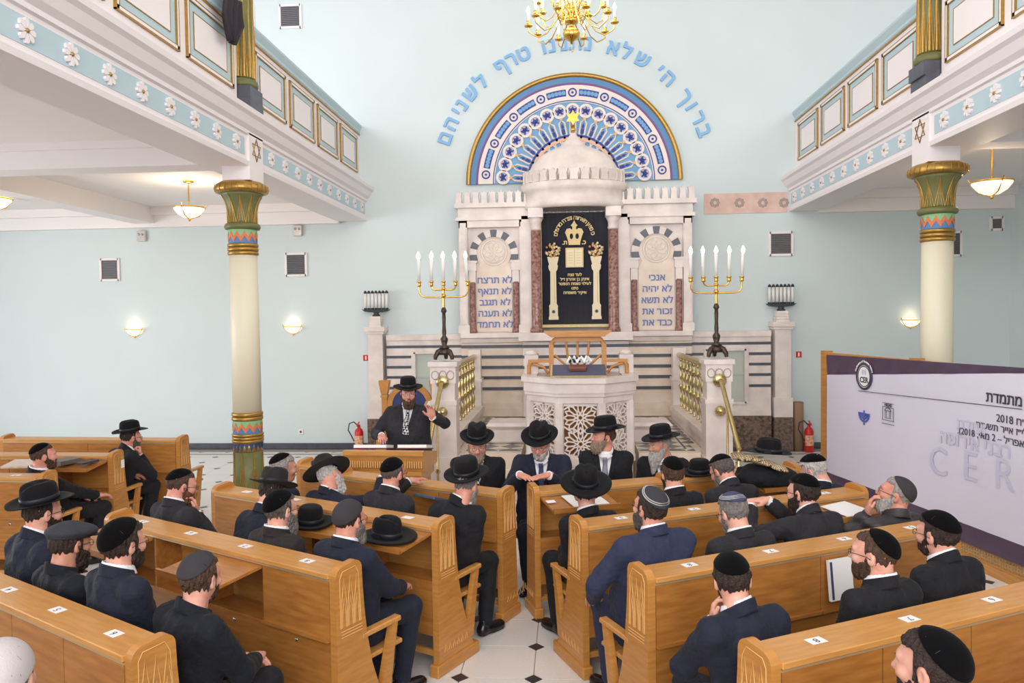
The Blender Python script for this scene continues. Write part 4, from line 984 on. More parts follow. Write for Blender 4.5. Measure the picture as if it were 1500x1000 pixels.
def banner():
    A, B = Vector((3.15, 9.9, 0)), Vector((4.03, 5.5, 0)); u = (B-A).normalized(); n = Vector((u.y, -u.x, 0))
    if n.x > 0: n = -n
    L = (B-A).length
    rz = math.atan2(u.y, u.x)
    g = empty('wooden_partition', A, rz); tag(g, 'wooden partition frame with cane lattice carrying the conference banner', 'partition')
    # local x runs towards the camera, local y = away from the nave
    sd = -1 if (Matrix.Rotation(rz, 3, 'Z') @ Vector((0, 1, 0))).dot(n) > 0 else 1   # +y local side sign away from nave
    Y = lambda a, b: sorted((sd*a, sd*b))
    for x in (-.17, 1.6, 3.2, 4.4): MB().box(x, x+.13, *Y(.0, .09), 0, 1.94).build('post', M_WOOD, g)
    MB().box(-.17, L, *Y(.0, .09), .0, .09).build('bottom_rail', M_WOODH, g); MB().box(-.17, L, *Y(.02, .07), 1.84, 1.92).build('top_rail', M_WOODH, g); MB().box(-.17, L, *Y(.01, .08), .24, .30).build('middle_rail', M_WOODH, g)
    cane = mat('woven_cane', (196, 152, 88), .6); m = MB()
    for k in range(int(L/.035)): m.box(k*.035, k*.035+.014, *Y(.035, .045), .08, .25)
    for k in range(5): m.box(0, L, *Y(.03, .04), .09+.032*k, .104+.032*k)
    tag(m.build('cane_lattice', cane, g), kind='stuff')
    bn = empty('conference_banner', A, rz); tag(bn, 'large white and purple conference banner with faint lettering hung on the partition', 'banner')
    vinyl = mat('white_vinyl', (226, 220, 236), .35, var=.05, scale=1.0); purp = mat('purple_vinyl', (86, 66, 92), .28, var=.3, scale=5)
    def sheet(z0f, z1f, m, name, x0=0, amp=0.003, fold=0):
        nx, nz = 90, 8; vs = []
        for j in range(nz+1):
            for i in range(nx+1):
                x = x0+(L-x0)*i/nx; z = z0f(x)+(z1f(x)-z0f(x))*j/nz
                y = -sd*(.012+amp*math.sin(x*2.1+z*1.5)+fold*(math.sin(x*9+z*14)*math.sin(x*3.1+1)+.5*math.sin(x*17-z*20)))
                vs.append((x, y, z))
        return MB().add(vs, [(j*(nx+1)+i, j*(nx+1)+i+1, (j+1)*(nx+1)+i+1, (j+1)*(nx+1)+i) for j in range(nz) for i in range(nx)], 0, True).build(name, m, bn)
    zt = lambda x: 1.895+.014*x; zb = lambda x: .22
    ztw = lambda x: 1.64+.08*x; zbw = lambda x: .40
    sheet(zbw, lambda x: min(ztw(x), zt(x)-.01), vinyl, 'white_field'); sheet(lambda x: min(ztw(x), zt(x)-.01), zt, purp, 'purple_top_band', fold=.006); sheet(zb, zbw, purp, 'purple_bottom_band', fold=.005)
    yt = -sd*.0205; rx = (R(90), 0, 0 if sd > 0 else PI)
    def pl(px, py):
        q = at_plane(px, py, A, n); d = q-A; return d.dot(u), q.z
    grey = mat('faint_grey_print', (206, 200, 220), .5); ink = mat('banner_ink', (64, 60, 76), .5)
    # viewed from the nave, +x local runs to the right
    def put(name, txt, size, px, py, m, off=.0, align='CENTER'):
        x, z = pl(px, py); return text(name, txt, size, m, bn, (x, yt, z), rx, .001, off, align=align)
    put('print_letter', 'C', .40, 1377, 677, grey, -.003); put('print_letter', 'E', .40, 1424, 685, grey, -.003); put('print_letter', 'R', .40, 1474, 697, grey, -.003)
    put('print_line', heb('רבני אירופה'), .19, 1428, 650, grey, .002); put('print_line', heb('ועידת'), .17, 1425, 625, grey)
    put('print_line', heb('ועידה מתמדת'), .135, 1447, 581, ink, .002, align='LEFT'); put('print_line', '2018 '+heb('תשע״ח'), .10, 1462, 612, ink, align='LEFT')
    put('print_line', heb('לי״ז אייר תשע״ח'), .092, 1432, 621, ink, align='LEFT'); put('print_line', '.(2018 '+heb('אפריל – 2 מאי,'), .092, 1405, 630, ink, align='LEFT')
    # long thin rule
    x0, z0 = pl(1260, 572); x1, z1 = pl(1500, 599); MB().tube([(x0, yt, z0), (x1, yt, z1)], .004, 4).build('print_rule', ink, bn)
    # round emblem
    x, z = pl(1268, 551); em = MB()
    for r, w in ((.145, .014), (.118, .006)): em.tube([(x+r*math.cos(2*PI*k/36), yt, z+r*math.sin(2*PI*k/36)) for k in range(36)], w, 5, 0, True)
    e = em.build('round_emblem', ink, bn)
    MB().prism([(x+.135*math.cos(2*PI*k/30), z+.135*math.sin(2*PI*k/30)) for k in range(30)], yt*.8, yt*.95, 'y').build('emblem_disc', M_PAPER, e)
    text('emblem_text', 'CER', .09, ink, e, (x, yt*1.02, z-.045), rx, .001, .002)
    for q in (-1, 1): MB().prism([(x+q*.024+.021*math.cos(a), z+.05+.034*math.sin(a)) for a in [2*PI*k/10 for k in range(10)]], yt*.98, yt*1.03, 'y').build('emblem_tablet', grey, e)
    arcT = 'Conference of European Rabbis'
    for k, c in enumerate(arcT):
        a = R(160-140*k/(len(arcT)-1)); 
        if c != ' ': text('emblem_letter', c, .035, M_PAPER, e, (x+.175*math.cos(a), yt*1.03, z+.175*math.sin(a)), (R(90), (PI/2-a) if sd > 0 else -(PI/2-a), rx[2]), .001, .001)
    # seven branched logo
    x, z = pl(1268, 607); m = MB()
    for r in (.03, .065, .10): m.tube([(x+r*math.cos(PI+PI*k/16), yt, z+.02+r*math.sin(PI+PI*k/16)) for k in range(17)], .010, 5)
    m.tube([(x, yt, z+.05), (x, yt, z-.12)], .008, 5); m.build('branched_logo', mat('logo_blue', (84, 96, 178), .5), bn)
    x, z = pl(1303, 606); m = MB(); f = lambda a, b, c_, d: m.box(*sorted((x+a, x+b)), *sorted((yt*.9, yt*1.03)), z+c_, z+d)
    for (a, b, c_, d) in ((-.10, .10, .115, .12), (-.10, .10, .07, .075), (-.10, -.094, -.07, .075), (.094, .10, -.07, .075), (-.11, .11, -.075, -.07), (-.11, .11, -.115, -.11), (-.05, .05, -.05, -.045), (-.05, -.045, -.05, .03), (.045, .05, -.05, .03), (-.03, -.025, -.04, .03), (.025, .03, -.04, .03), (-.06, .06, .03, .036)): f(a, b, c_, d)
    m.tube([(x+.05*math.cos(PI*k/10), yt, z+.036+.03*math.sin(PI*k/10)) for k in range(11)], .004, 4)
    s_ = m.build('building_logo', ink, bn); text('logo_text', 'HIGAS', .045, ink, s_, (x, yt, z+.095), rx, .001, .001)
banner()
# ================================================================== oak pews with book desks
def heading_vec(h): return Vector((math.sin(R(h)), math.cos(R(h)), 0))
END_PROF = [(0, .08)]+[(.06-.06*math.cos(R(15*k)), 1.005+.06*math.sin(R(15*k))) for k in range(7)]+[(.15+.053*math.sin(R(15*k)), 1.022+.053*math.cos(R(15*k))) for k in range(7)]+[ (.207, .92), (.218, .78), (.238, .62), (.275, .44), (.33, .28), (.39, .14), (.42, .08)]
BRACE = [(.455, .60), (.51, .60), (.47, .44), (.405, .14), (.33, .14), (.30, .36), (.37, .30), (.42, .42)]
_pm = {}
def end_meshes():
    if _pm: return _pm
    t = .05
    def sm(b, n, m): return b.mesh(n, [m])
    _pm['panel'] = sm(MB().prism(END_PROF, 0, t, 'x'), 'end_panel', M_WOOD)
    _pm['panel_slim'] = sm(MB().prism([q for q in END_PROF if q[1] > .9]+[(.215, .6), (.235, .08), (0, .08)], 0, t, 'x'), 'end_panel', M_WOOD)
    _pm['plinth_slim'] = sm(MB().box(-.012, t+.012, -.03, .265, 0, .085, bev=.006), 'plinth', M_WOOD)
    _pm['plinth'] = sm(MB().box(-.012, t+.012, -.03, .47, 0, .085, bev=.006), 'plinth', M_WOOD)
    _pm['arm'] = sm(MB().box(.0, .055, .20, .53, .60, .632, bev=.006), 'armrest', M_WOODH)
    _pm['brace'] = sm(MB().prism([(.46, .60), (.505, .60), (.475, .46), (.42, .14), (.34, .14), (.33, .29), (.365, .27), (.43, .5)], .004, .046, 'x'), 'brace', M_WOOD)
    b = MB()
    for z in (.665, .682, .699): b.tube([(t+.0005, .035, z), (t+.0005, .20-(.9-z)*.02, z)], .003, 4)
    b.tube([(t+.0005, .03, .72), (t+.0005, .03, 1.0), (t+.0005, .05, 1.035), (t+.0005, .15, 1.045), (t+.0005, .175, 1.0), (t+.0005, .19, .72)], .0025, 4)
    for k in range(3):
        y = .06+.05*k
        for hh, ww in ((.28, .024), (.17, .016)):
            b.tube([(t+.0005, y-ww, .72), (t+.0005, y-ww*.8, .72+hh*.5), (t+.0005, y, .72+hh), (t+.0005, y+ww*.8, .72+hh*.5), (t+.0005, y+ww, .72)], .0025, 4)
    for k in range(6): b.tube([(t+.0005, .06+.05*k, .15), (t+.0005, .075+.05*k, .20), (t+.0005, .09+.05*k, .15)], .0022, 4)
    _pm['carve'] = sm(b, 'carving', M_CARVE)
    _pm['lock'] = sm(MB().lathe([(.001, 0), (.011, 0), (.011, .006), (.001, .007)], 10), 'lock', M_STEEL)
    _pm['sticker'] = sm(MB().box(-.042, .042, -.028, .028, 0, .0015), 'number_label', M_PAPER)
    return _pm
PEWS = {}
def pew(key, O, h, s, n, label, lids='', nums=(), far_end=True, sw=.56, seat=True):
    """O: rear corner at the aisle end; h: heading the sitter faces; s: +1 extends to the sitter's right, -1 left"""
    E = end_meshes(); t = .05; L = n*sw+2*t
    g = empty('pew', (O[0], O[1], 0), R(-h)); tag(g, label, 'pew', 'oak pews with book desks')
    PEWS[key] = dict(O=Vector((O[0], O[1], 0)), h=h, s=s, L=L, n=n, sw=sw, f=heading_vec(h), r=Vector((math.cos(R(h)), -math.sin(R(h)), 0)))
    def X(a, b): return sorted((s*a, s*b))
    for e in ((0, 1) if far_end else (0,)):
        x = 0 if e == 0 else L-t
        flip = (s > 0) == (e == 0)      # carved side outwards
        x0 = s*x if s > 0 else -x-t
        o = link('end_panel', E['panel' if seat else 'panel_slim'], None, g, (x0, 0, 0))
        link('plinth', E['plinth' if seat else 'plinth_slim'], None, g, (x0, 0, 0)); (link('armrest', E['arm'], None, g, (x0-.002, 0, 0)), link('brace', E['brace'], None, g, (x0, 0, 0))) if seat else None
        c = tag(link('carving', E['carve'], None, o), kind='stuff')
        if flip: c.scale = (-1, 1, 1); c.location = (t, 0, 0)
    x0, x1 = X(t, L-t)
    MB().box(x0, x1, -.012, .20, 1.0, 1.03, bev=.004).build('top_ledge', M_WOODH, g)
    MB().box(x0, x1, -.006, .008, .988, .999).build('hinge_strip', M_HINGE, g)
    MB().prism([(.185, 1.0), (.205, 1.0), (.262, .46), (.242, .46)], x0, x1, 'x').build('backrest', M_WOODH, g)
    if seat: MB().box(x0, x1, .235, .60, .425, .455, bev=.008).build('seat', M_WOODH, g)
    MB().box(x0, x1, .03, .05, .12, .16).box(x0, x1, *((.40, .46) if seat else (.17, .22)), .12, .19).build('foot_rail', M_WOODH, g)
    MB().box(x0, x1, .012, .20, .63, .645).build('shelf', M_WOODD, g)
    MB().box(x0, x1, .006, .024, .27, .64).build('lower_panel', M_WOODD, g)
    for k in range(n+1):
        xa = t+k*sw; a, b = X(max(t, xa-.009), min(L-t, xa+.009))
        if 0 < k < n: MB().box(a, b, .012, .2, .645, 1.0).build('divider', M_WOODD, g)
    for k in (1, n-1):
        if n > 1: a, b = X(t+k*sw-.02, t+k*sw+.02); MB().box(a, b, .05, .40 if seat else .2, 0, .425).build('support', M_WOODD, g)
    for k in range(n):
        st = lids[k] if k < len(lids) else 'c'
        a, b = X(t+k*sw+.003, t+(k+1)*sw-.003)
        if st == 'c':
            l = MB().box(a, b, -.004, .012, .662, .987).box(a, b, -.022, .012, .645, .664).build('lid', M_WOODD, g)
        elif st == 'o':
            m = MB().prism([(0, .985), (0, .967), (-.335, .928), (-.335, .946)], a, b, 'x').box(a, b, -.338, -.318, .928, .966); l = m.build('open_lid', M_WOODD, g)
        link('lock', E['lock'], None, g, ((a+b)/2, .004, .60), (R(90), 0, 0))
        if k < len(nums) and nums[k]:
            q = link('number_label', E['sticker'], None, g, ((a+b)/2, .095, 1.031))
            text('number', nums[k], .05, M_INK, q, (0, 0, .0018), (0, 0, PI), .0003, .0)
    return g
A_ = 27
pew('L1', (-2.0, 3.03), 30, -1, 4, 'nearest left pew, its back filling the lower left corner', 'cccc', '6543', sw=.52)
pew('L2', (-1.44, 4.06), 29, -1, 4, 'second left pew from the camera with book lids folded open', 'cono', '8765')
pew('L3', (-1.04, 5.03), A_, -1, 4, 'third left pew, a black hat lying on its aisle end lid', 'oocc', '    ')
pew('L4', (-.68, 5.95), 26, -1, 3, 'front left pew nearest the lectern', 'ccc', '', seat=False)
pew('R4', (.65, 3.08), -A_, 1, 4, 'nearest right pew, its back crossing the lower right corner', 'cccc', '8765')
pew('R3', (.26, 4.06), -A_, 1, 4, 'second right pew from the camera, facing the lattice pulpit', 'cccc', '8765', sw=.58)
pew('R2', (-.07, 5.05), -A_+2, 1, 4, 'third right pew with an open lid at its far end', 'ccco', '5767', sw=.60)
pew('R1', (-.43, 6.06), -20, 1, 2, 'front right pew holding an open booklet at the aisle', 'oc', '', seat=False)
pew('R0', (.80, 6.58), -20, 1, 2, 'short front right pew standing before the bowed grey haired man', 'co', '', seat=False)
pew('F2', (-4.93, 6.55), 2, -1, 3, 'side pew under the left gallery, nearest the camera', 'ccc', '7  ')
pew('F1', (-4.93, 7.62), 2, -1, 4, 'middle side pew under the left gallery with a book on its open lid', 'occc', '')
pew('F3', (-4.72, 8.62), 3, -1, 4, 'farthest side pew under the left gallery along the blue wall', 'cccc', '')
q = link('number_label', end_meshes()['sticker'], None, [o for o in COL.objects if o.get('label', '').startswith('middle side pew')][0], (.0515-.05+.05, .10, .93), (0, R(90), 0))
pew('R5', (1.03, 2.10), -A_, 1, 4, 'right pew at the lower edge behind the man in the corner', 'cccc', '')
pew('L0', (-1.39, 1.38), 31, -1, 4, 'left pew below the frame under the white skullcap', 'cccc', '')
# pew end seen beside the lectern
pw = at_z(486, 681, 1.03)
pew('LX', (-2.34, 6.99), 24, -1, 1, 'short single pew end beside the lectern, left of the front pew', 'c', '', sw=.40, seat=False)
def on_pew(key, along, u, z):
    P = PEWS[key]; return P['O']+P['r']*(P['s']*along)+P['f']*u+Vector((0, 0, z))
# bench for the four men who face the pews
# ================================================================== implicit surface tools
def surfnet(F, xs, ys, zs):
    ins = F < 0
    nx, ny, nz = F.shape
    c = np.zeros((nx-1, ny-1, nz-1), np.int8)
    offs = [(i, j, k) for i in (0, 1) for j in (0, 1) for k in (0, 1)]
    for i, j, k in offs: c += ins[i:nx-1+i, j:ny-1+j, k:nz-1+k]
    act = (c > 0) & (c < 8)
    I, J, K = np.nonzero(act); n = len(I)
    if n == 0: return np.zeros((0, 3)), np.zeros((0, 4), int)
    S = np.zeros((n, 3)); cnt = np.zeros(n)
    val = {o: F[I+o[0], J+o[1], K+o[2]] for o in offs}
    pos = {o: np.stack([xs[I+o[0]], ys[J+o[1]], zs[K+o[2]]], 1) for o in offs}
    for a in offs:
        for ax in range(3):
            if a[ax]: continue
            b = list(a); b[ax] = 1; b = tuple(b)
            va, vb = val[a], val[b]; m = (va < 0) != (vb < 0)
            t = np.where(m, va/np.where(m, va-vb, 1), 0)[:, None]
            S += np.where(m[:, None], pos[a]+(pos[b]-pos[a])*t, 0); cnt += m
    V = S/cnt[:, None]
    idx = -np.ones((nx-1, ny-1, nz-1), np.int64); idx[I, J, K] = np.arange(n)
    Q = []
    for ax in range(3):
        sl = [slice(None)]*3; s0 = list(sl); s1 = list(sl); s0[ax] = slice(0, -1); s1[ax] = slice(1, None)
        A, B = ins[tuple(s0)], ins[tuple(s1)]
        i, j, k = np.nonzero(A != B); p = [i, j, k]
        o1, o2 = [x for x in range(3) if x != ax]
        ok = (p[o1] > 0) & (p[o2] > 0) & (p[o1] < idx.shape[o1]) & (p[o2] < idx.shape[o2])
        i, j, k = i[ok], j[ok], k[ok]; p = [i, j, k]
        def g(d1, d2):
            q = [x.copy() for x in p]; q[o1] -= d1; q[o2] -= d2; return idx[q[0], q[1], q[2]]
        q = np.stack([g(1, 1), g(0, 1), g(0, 0), g(1, 0)], 1)
        fl = A[i, j, k] if ax != 1 else ~A[i, j, k]
        q[~fl] = q[~fl][:, ::-1]
        Q.append(q)
    Q = np.concatenate(Q); Q = Q[(Q >= 0).all(1)]
    return V, Q
def grid(lo, hi, res):
    ax = [np.arange(lo[i]-res*1.5, hi[i]+res*1.6, res) for i in range(3)]
    return ax, (ax[0][:, None, None], ax[1][None, :, None], ax[2][None, None, :])
def smin(a, b, k):
    h = np.maximum(k-np.abs(a-b), 0)/k
    return np.minimum(a, b)-h*h*k*.25
def smax(a, b, k): return -smin(-a, -b, k)
def ell(G, c, r):
    X, Y, Z = (G[0]-c[0])/r[0], (G[1]-c[1])/r[1], (G[2]-c[2])/r[2]
    k0 = np.sqrt(X*X+Y*Y+Z*Z)
    return (k0-1)*min(r)*np.clip(1+.35*(k0-1), .6, 1.6)
def rcone(G, a, b, ra, rb):
    a = np.array(a, float); b = np.array(b, float); d = b-a; L2 = max(d@d, 1e-9)
    px, py, pz = G[0]-a[0], G[1]-a[1], G[2]-a[2]
    t = np.clip((px*d[0]+py*d[1]+pz*d[2])/L2, 0, 1)
    return np.sqrt((px-t*d[0])**2+(py-t*d[1])**2+(pz-t*d[2])**2)-(ra+(rb-ra)*t)
def wob(G, f, seed=0):
    X, Y, Z = G
    return (np.sin(X*f+1.3*seed+2.1*np.sin(Z*f*.7+seed))+np.sin(Y*f*1.1+2.7*seed+1.7*np.sin(X*f*.6))+np.sin(Z*f*.9+.7*seed+1.9*np.sin(Y*f*.8)))/3
def raw_mesh(name, parts, mats):
    """parts: list of (V, Q, matindex)"""
    vs, qs, mi = [], [], []; b = 0
    for V, Q, m in parts:
        if len(V) == 0: continue
        vs.append(V); qs.append(Q+b); b += len(V)
        mi.append(np.full(len(Q), m) if np.isscalar(m) else m)
    V = np.concatenate(vs).astype(np.float32); Q = np.concatenate(qs).astype(np.int32); mi = np.concatenate(mi).astype(np.int32)
    me = bpy.data.meshes.new(name)
    me.vertices.add(len(V)); me.vertices.foreach_set('co', V.ravel())
    me.loops.add(Q.size); me.loops.foreach_set('vertex_index', Q.ravel())
    me.polygons.add(len(Q)); me.polygons.foreach_set('loop_start', np.arange(0, Q.size, 4, dtype=np.int32))
    try: me.polygons.foreach_set('loop_total', np.full(len(Q), 4, np.int32))
    except Exception: pass
    me.polygons.foreach_set('material_index', mi); me.polygons.foreach_set('use_smooth', np.ones(len(Q), bool))
    for m in mats: me.materials.append(m)
    me.update(calc_edges=True); me.validate()
    return me
def mnp(M): return np.array([list(r) for r in M])
def xf(V, M4):
    M = mnp(M4); return V@M[:3, :3].T+M[:3, 3]

# ------------------------------------------------------------------ head
def skull(G, w=1.0, fat=0.0):
    d = ell(G, (0, -.012, .032), (.074*w, .097, .086))
    d = smin(d, ell(G, (0, .030, -.030), (.058*w+fat, .066, .084)), .05)
    d = smin(d, ell(G, (0, .058, -.088), (.028+fat, .030, .026)), .04)
    return d
def headf(G, w=1.0, fat=0.0, nose=1.0):
    X, Y, Z = G; A = np.abs(X)
    d = skull(G, w, fat)
    GA = (A, Y, Z)
    d = smin(d, rcone(GA, (.012, .088, .026), (.040, .080, .028), .011, .009), .02)          # brow
    d = smax(d, -ell(GA, (.031, .104, .006), (.019, .020, .013)), .014)                       # eye socket
    d = smin(d, ell(GA, (.031, .083, .005), (.0135, .0125, .0115)), .004)                     # eyeball with lids
    d = smin(d, ell(GA, (.042, .066, -.022), (.022, .022, .018)), .03)                        # cheekbone
    d = smin(d, rcone(G, (0, .090, .016), (0, .112*nose+.002, -.026), .0085, .0125), .016)    # nose
    d = smin(d, ell(GA, (.011, .100, -.030), (.0085, .010, .008)), .008)
    d = smin(d, ell(G, (0, .089, -.056), (.024, .012, .0065)), .006)                          # lips
    d = smin(d, ell(G, (0, .087, -.068), (.021, .012, .0070)), .006)
    d = smax(d, -rcone(G, (-.02, .103, -.0617), (.02, .103, -.0617), .0028, .0028), .004)
    e = ell(GA, (.079*w, -.012, -.004), (.011, .019, .033)); e = smax(e, -ell(GA, (.089*w, -.006, .0), (.008, .010, .018)), .006)
    d = smin(d, e, .008)
    d = smin(d, rcone(G, (0, -.028, -.04), (0, -.042, -.12), .058, .056), .03)
    return d
HL = {}
def head_geo(w, fat, nose):
    k = (w, fat, nose)
    if k not in HL:
        ax, G = grid((-.1, -.125, -.135), (.1, .13, .125), .0048)
        V, Q = surfnet(headf(G, w, fat, nose), *ax)
        c = V[Q].mean(1); mi = np.zeros(len(Q), int)
        lip = (np.abs(c[:, 0]) < .024) & (c[:, 2] > -.076) & (c[:, 2] < -.049) & (c[:, 1] > .090); mi[lip] = 1
        ex = np.abs(np.abs(c[:, 0])-.031); r = np.hypot(ex*.8, (c[:, 2]-.005)*1.5)
        mi[(r < .0095) & (c[:, 1] > .086)] = 2; mi[(np.hypot(ex, c[:, 2]-.005) < .0052) & (c[:, 1] > .088)] = 3
        HL[k] = (V, Q, mi)
    return HL[k]
def hair_geo(w, fat, style, seed):
    k = ('h', w, fat, style, seed % 3)
    if k in HL: return HL[k]
    ax, G = grid((-.105, -.14, -.13), (.105, .13, .14), .0052)
    X, Y, Z = G
    th = {'short': .006, 'full': .012, 'thick': .017, 'bald': .005}[style]
    st = np.sin(X*310+seed)+np.sin(Y*290+Z*60+seed*2)+np.sin(X*190+Y*230-Z*40)
    d = skull(G, w, fat)-th-.0022*st-.0045*wob(G, 75, seed)
    top = .072 if style != 'bald' else .2
    r1 = np.maximum(top-Z-.25*np.maximum(.04-Y, 0)*0, Y-.088)
    r1 = np.maximum(r1, (.062+.16*np.maximum(Y, 0))-Z) if style != 'bald' else r1
    r2 = np.maximum(Y-.022+.25*np.minimum(Z, 0), -.028-Z)
    r3 = np.maximum(Y+.022, -.078-Z+.2*np.abs(X))
    reg = np.minimum(np.minimum(r1, r2), r3)
    if style == 'bald': reg = np.maximum(reg, Z-.075+.3*np.maximum(Y, 0))
    ear = ell((np.abs(X), Y, Z), (.082*w, -.008, -.004), (.022, .021, .034))
    d = smax(smax(d, reg, .012), -ear, .006)
    d = np.maximum(d, -(skull(G, w, fat)+.012))
    HL[k] = surfnet(d, *ax); return HL[k]
def beard_geo(w, fat, style, seed):
    k = ('b', w, fat, style, seed % 3)
    if k in HL: return HL[k]
    lowz = {'stubble': -.125, 'short': -.15, 'full': -.20, 'long': -.30}[style]
    ax, G = grid((-.10, -.05, lowz-.02), (.10, .17, .03), .0055)
    X, Y, Z = G; A = np.abs(X)
    th = {'stubble': .0035, 'short': .010, 'full': .017, 'long': .020}[style]
    st = np.sin(X*330+seed+Z*25)+np.sin(Y*300+X*90+seed*2)+np.sin(X*210-Y*230+Z*30)
    n = .0026*st+.006*wob((X, Y, Z*.35), 85, seed)
    sk = skull(G, w, fat)
    d = sk-th
    d = np.maximum(d, -(sk+.012))
    line = -.026+.10*np.maximum(.03-Y, 0)*0
    reg = np.maximum(Z+.006+.58*Y, -.008-Y-.25*np.minimum(Z+.05, 0))
    d = smax(d, reg, .01)
    d = smin(d, smax(rcone((A, Y, Z), (.004, .098, -.046), (.030, .084, -.058), .007, .006), -sk-.02, .01), .006)
    if style in ('full', 'long'):
        d = smin(d, ell(G, (0, .062, -.115), (.056+fat, .042, .050)), .03)
    if style == 'long':
        d = smin(d, rcone(G, (0, .072, -.13), (0, .095, -.245), .050, .022), .04); 
    if style == 'short': d = smin(d, ell(G, (0, .060, -.105), (.040+fat, .034, .026)), .025)
    mouth = ell(G, (0, .104, -.0640), (.025, .03, .0095)); d = smax(d, -mouth, .006)
    d = d-n
    HL[k] = surfnet(d, *ax); return HL[k]
def kippah_geo(w, fat, th, cut, tilt, side):
    k = ('k', w, fat, th, cut, tilt, side)
    if k in HL: return HL[k]
    ax, G = grid((-.11, -.15, -.04), (.11, .12, .15), .005)
    X, Y, Z = G
    a = (math.sin(side), -math.sin(tilt), math.cos(tilt)); o = X*a[0]+(Y+.012)*a[1]+(Z-.032)*a[2]
    sk = ell(G, (0, -.012, .032), (.074*w, .097, .086))
    d = smax(sk-th-.004, cut-o, .006); d = np.maximum(d, -(sk-th+.012))
    HL[k] = surfnet(d, *ax); return HL[k]

# ------------------------------------------------------------------ hands (right hand, wrist at origin, fingers +y, palm facing -z, thumb towards -x)
def hand_geo(pose, mirror):
    k = ('hand', pose, mirror)
    if k in HL: return HL[k]
    curl = {'relaxed': (.35, .45, .35), 'flat': (.10, .12, .08), 'fist': (1.25, 1.5, .9), 'cup': (.55, .6, .4), 'spread': (.25, .45, .3)}[pose]
    spread = {'spread': .20, 'flat': .07}.get(pose, .05)
    ax, G = grid((-.085, -.04, -.10), (.065, .20, .05), .0034)
    d = ell(G, (0, .052, 0), (.040, .056, .0155))
    d = smin(d, rcone(G, (-.024, .045, -.003), (-.030, .088, 0), .015, .0105), .015)
    d = smin(d, rcone(G, (.022, .03, -.004), (.030, .080, -.002), .014, .0095), .015)
    d = smin(d, rcone(G, (0, -.03, 0), (0, .03, 0), .025, .026), .02)
    fd = []
    for i, (bx, by, L) in enumerate(((-.030, .092, .074), (-.010, .098, .082), (.011, .095, .076), (.030, .084, .060))):
        a = (i-1.5)*spread; p = np.array((bx, by, 0.)); t = 0; fg = None
        for j, f in enumerate((.45, .31, .24)):
            t += curl[j]*(1.0 if pose != 'spread' else (.5, .9, 1.2, 1.5)[i])
            dirv = np.array((math.sin(a)*math.cos(t), math.cos(a)*math.cos(t), -math.sin(t))); q = p+dirv*L*f
            s = rcone(G, p, q, .0095-.0008*j, .0088-.0010*j); fg = s if fg is None else smin(fg, s, .003); p = q
        fd.append(fg)
    for fg in fd: d = smin(d, fg, .006)
    tb = {'fist': ((-.03, .03, -.012), (-.045, .065, -.035), (-.012, .085, -.048)), 'spread': ((-.028, .025, -.005), (-.062, .055, -.018), (-.080, .092, -.028))}.get(pose, ((-.028, .025, -.006), (-.052, .060, -.020), (-.050, .095, -.030)))
    d = smin(d, rcone(G, tb[0], tb[1], .016, .0115), .014); d = smin(d, rcone(G, tb[1], tb[2], .0115, .0085), .005)
    V, Q = surfnet(d, *ax)
    if mirror: V = V*np.array((-1, 1, 1)); Q = Q[:, ::-1]
    HL[k] = (V, Q); return HL[k]

# ------------------------------------------------------------------ hats
def hat_mesh(kind):
    k = ('hat', kind)
    if k in HL: return HL[k]
    p = {'fedora': (.190, .164, .122, .020), 'wide': (.212, .190, .128, .012), 'homburg': (.176, .158, .128, .026), 'round': (.188, .166, .120, .016)}[kind]
    bl, bw, ch, up = p           # brim half length / half width, crown height, brim rise
    N = 40; b = MB()
    def ring(r, z, f=1.0, dz=0): return r, z, f
    rows = []
    cl, cw = .108, .090
    for i in range(5):
        t = i/4; rows.append([(math.sin(a)*(cw+(bw-cw)*(1-t)), math.cos(a)*(cl+(bl-cl)*(1-t)), up*(1-t)**2*(.35+.65*abs(math.sin(a)))-.012*(1-t)*max(0, math.cos(a))) for a in [2*PI*j/N for j in range(N)]])
    top = []
    for t, sc in ((.25, 1.0), (.5, .985), (.75, .95), (.9, .88), (.98, .74), (1.0, .5), (1.0, .25)):
        row = []
        for a in [2*PI*j/N for j in range(N)]:
            x, y = math.sin(a)*cw*sc, math.cos(a)*cl*sc; z = ch*t
            if t > .7 and kind != 'round':
                z -= .032*math.exp(-(x/.022)**2)*(t-.7)/.3*(1.0 if kind != 'homburg' else .9)
                if kind in ('fedora', 'wide') and y > .03: x *= 1-.30*(t-.7)/.3*min(1, (y-.03)/.05)
            row.append((x, y, z))
        top.append(row)
    rows += top
    under = [[(x, y, z-.006) for x, y, z in rows[0]], [(math.sin(a)*(cw-.004), math.cos(a)*(cl-.004), -.004) for a in [2*PI*j/N for j in range(N)]]]
    allr = [under[1], under[0]]+rows
    vs = [q for r in allr for q in r]; fs = []
    for i in range(len(allr)-1):
        for j in range(N): fs.append((i*N+j, i*N+(j+1) % N, (i+1)*N+(j+1) % N, (i+1)*N+j))
    fs.append(tuple((len(allr)-1)*N+j for j in range(N)))
    b.add(vs, fs, 0, True)
    felt = b.mesh('felt_hat', [])
    rb = MB(); N2 = 32
    pr = [(1.0, .004), (1.035, .006), (1.035, .036), (1.0, .038)]
    vs = [(math.sin(a)*cw*f, math.cos(a)*cl*f, z) for f, z in pr for a in [2*PI*j/N2 for j in range(N2)]]
    rb.add(vs, [(i*N2+j, i*N2+(j+1) % N2, (i+1)*N2+(j+1) % N2, (i+1)*N2+j) for i in range(3) for j in range(N2)], 0, True)
    rb.box(-cw-.009, -cw+.004, -.028, .028, .006, .036)
    band = rb.mesh('hat_band', [])
    HL[k] = (felt, band); return HL[k]
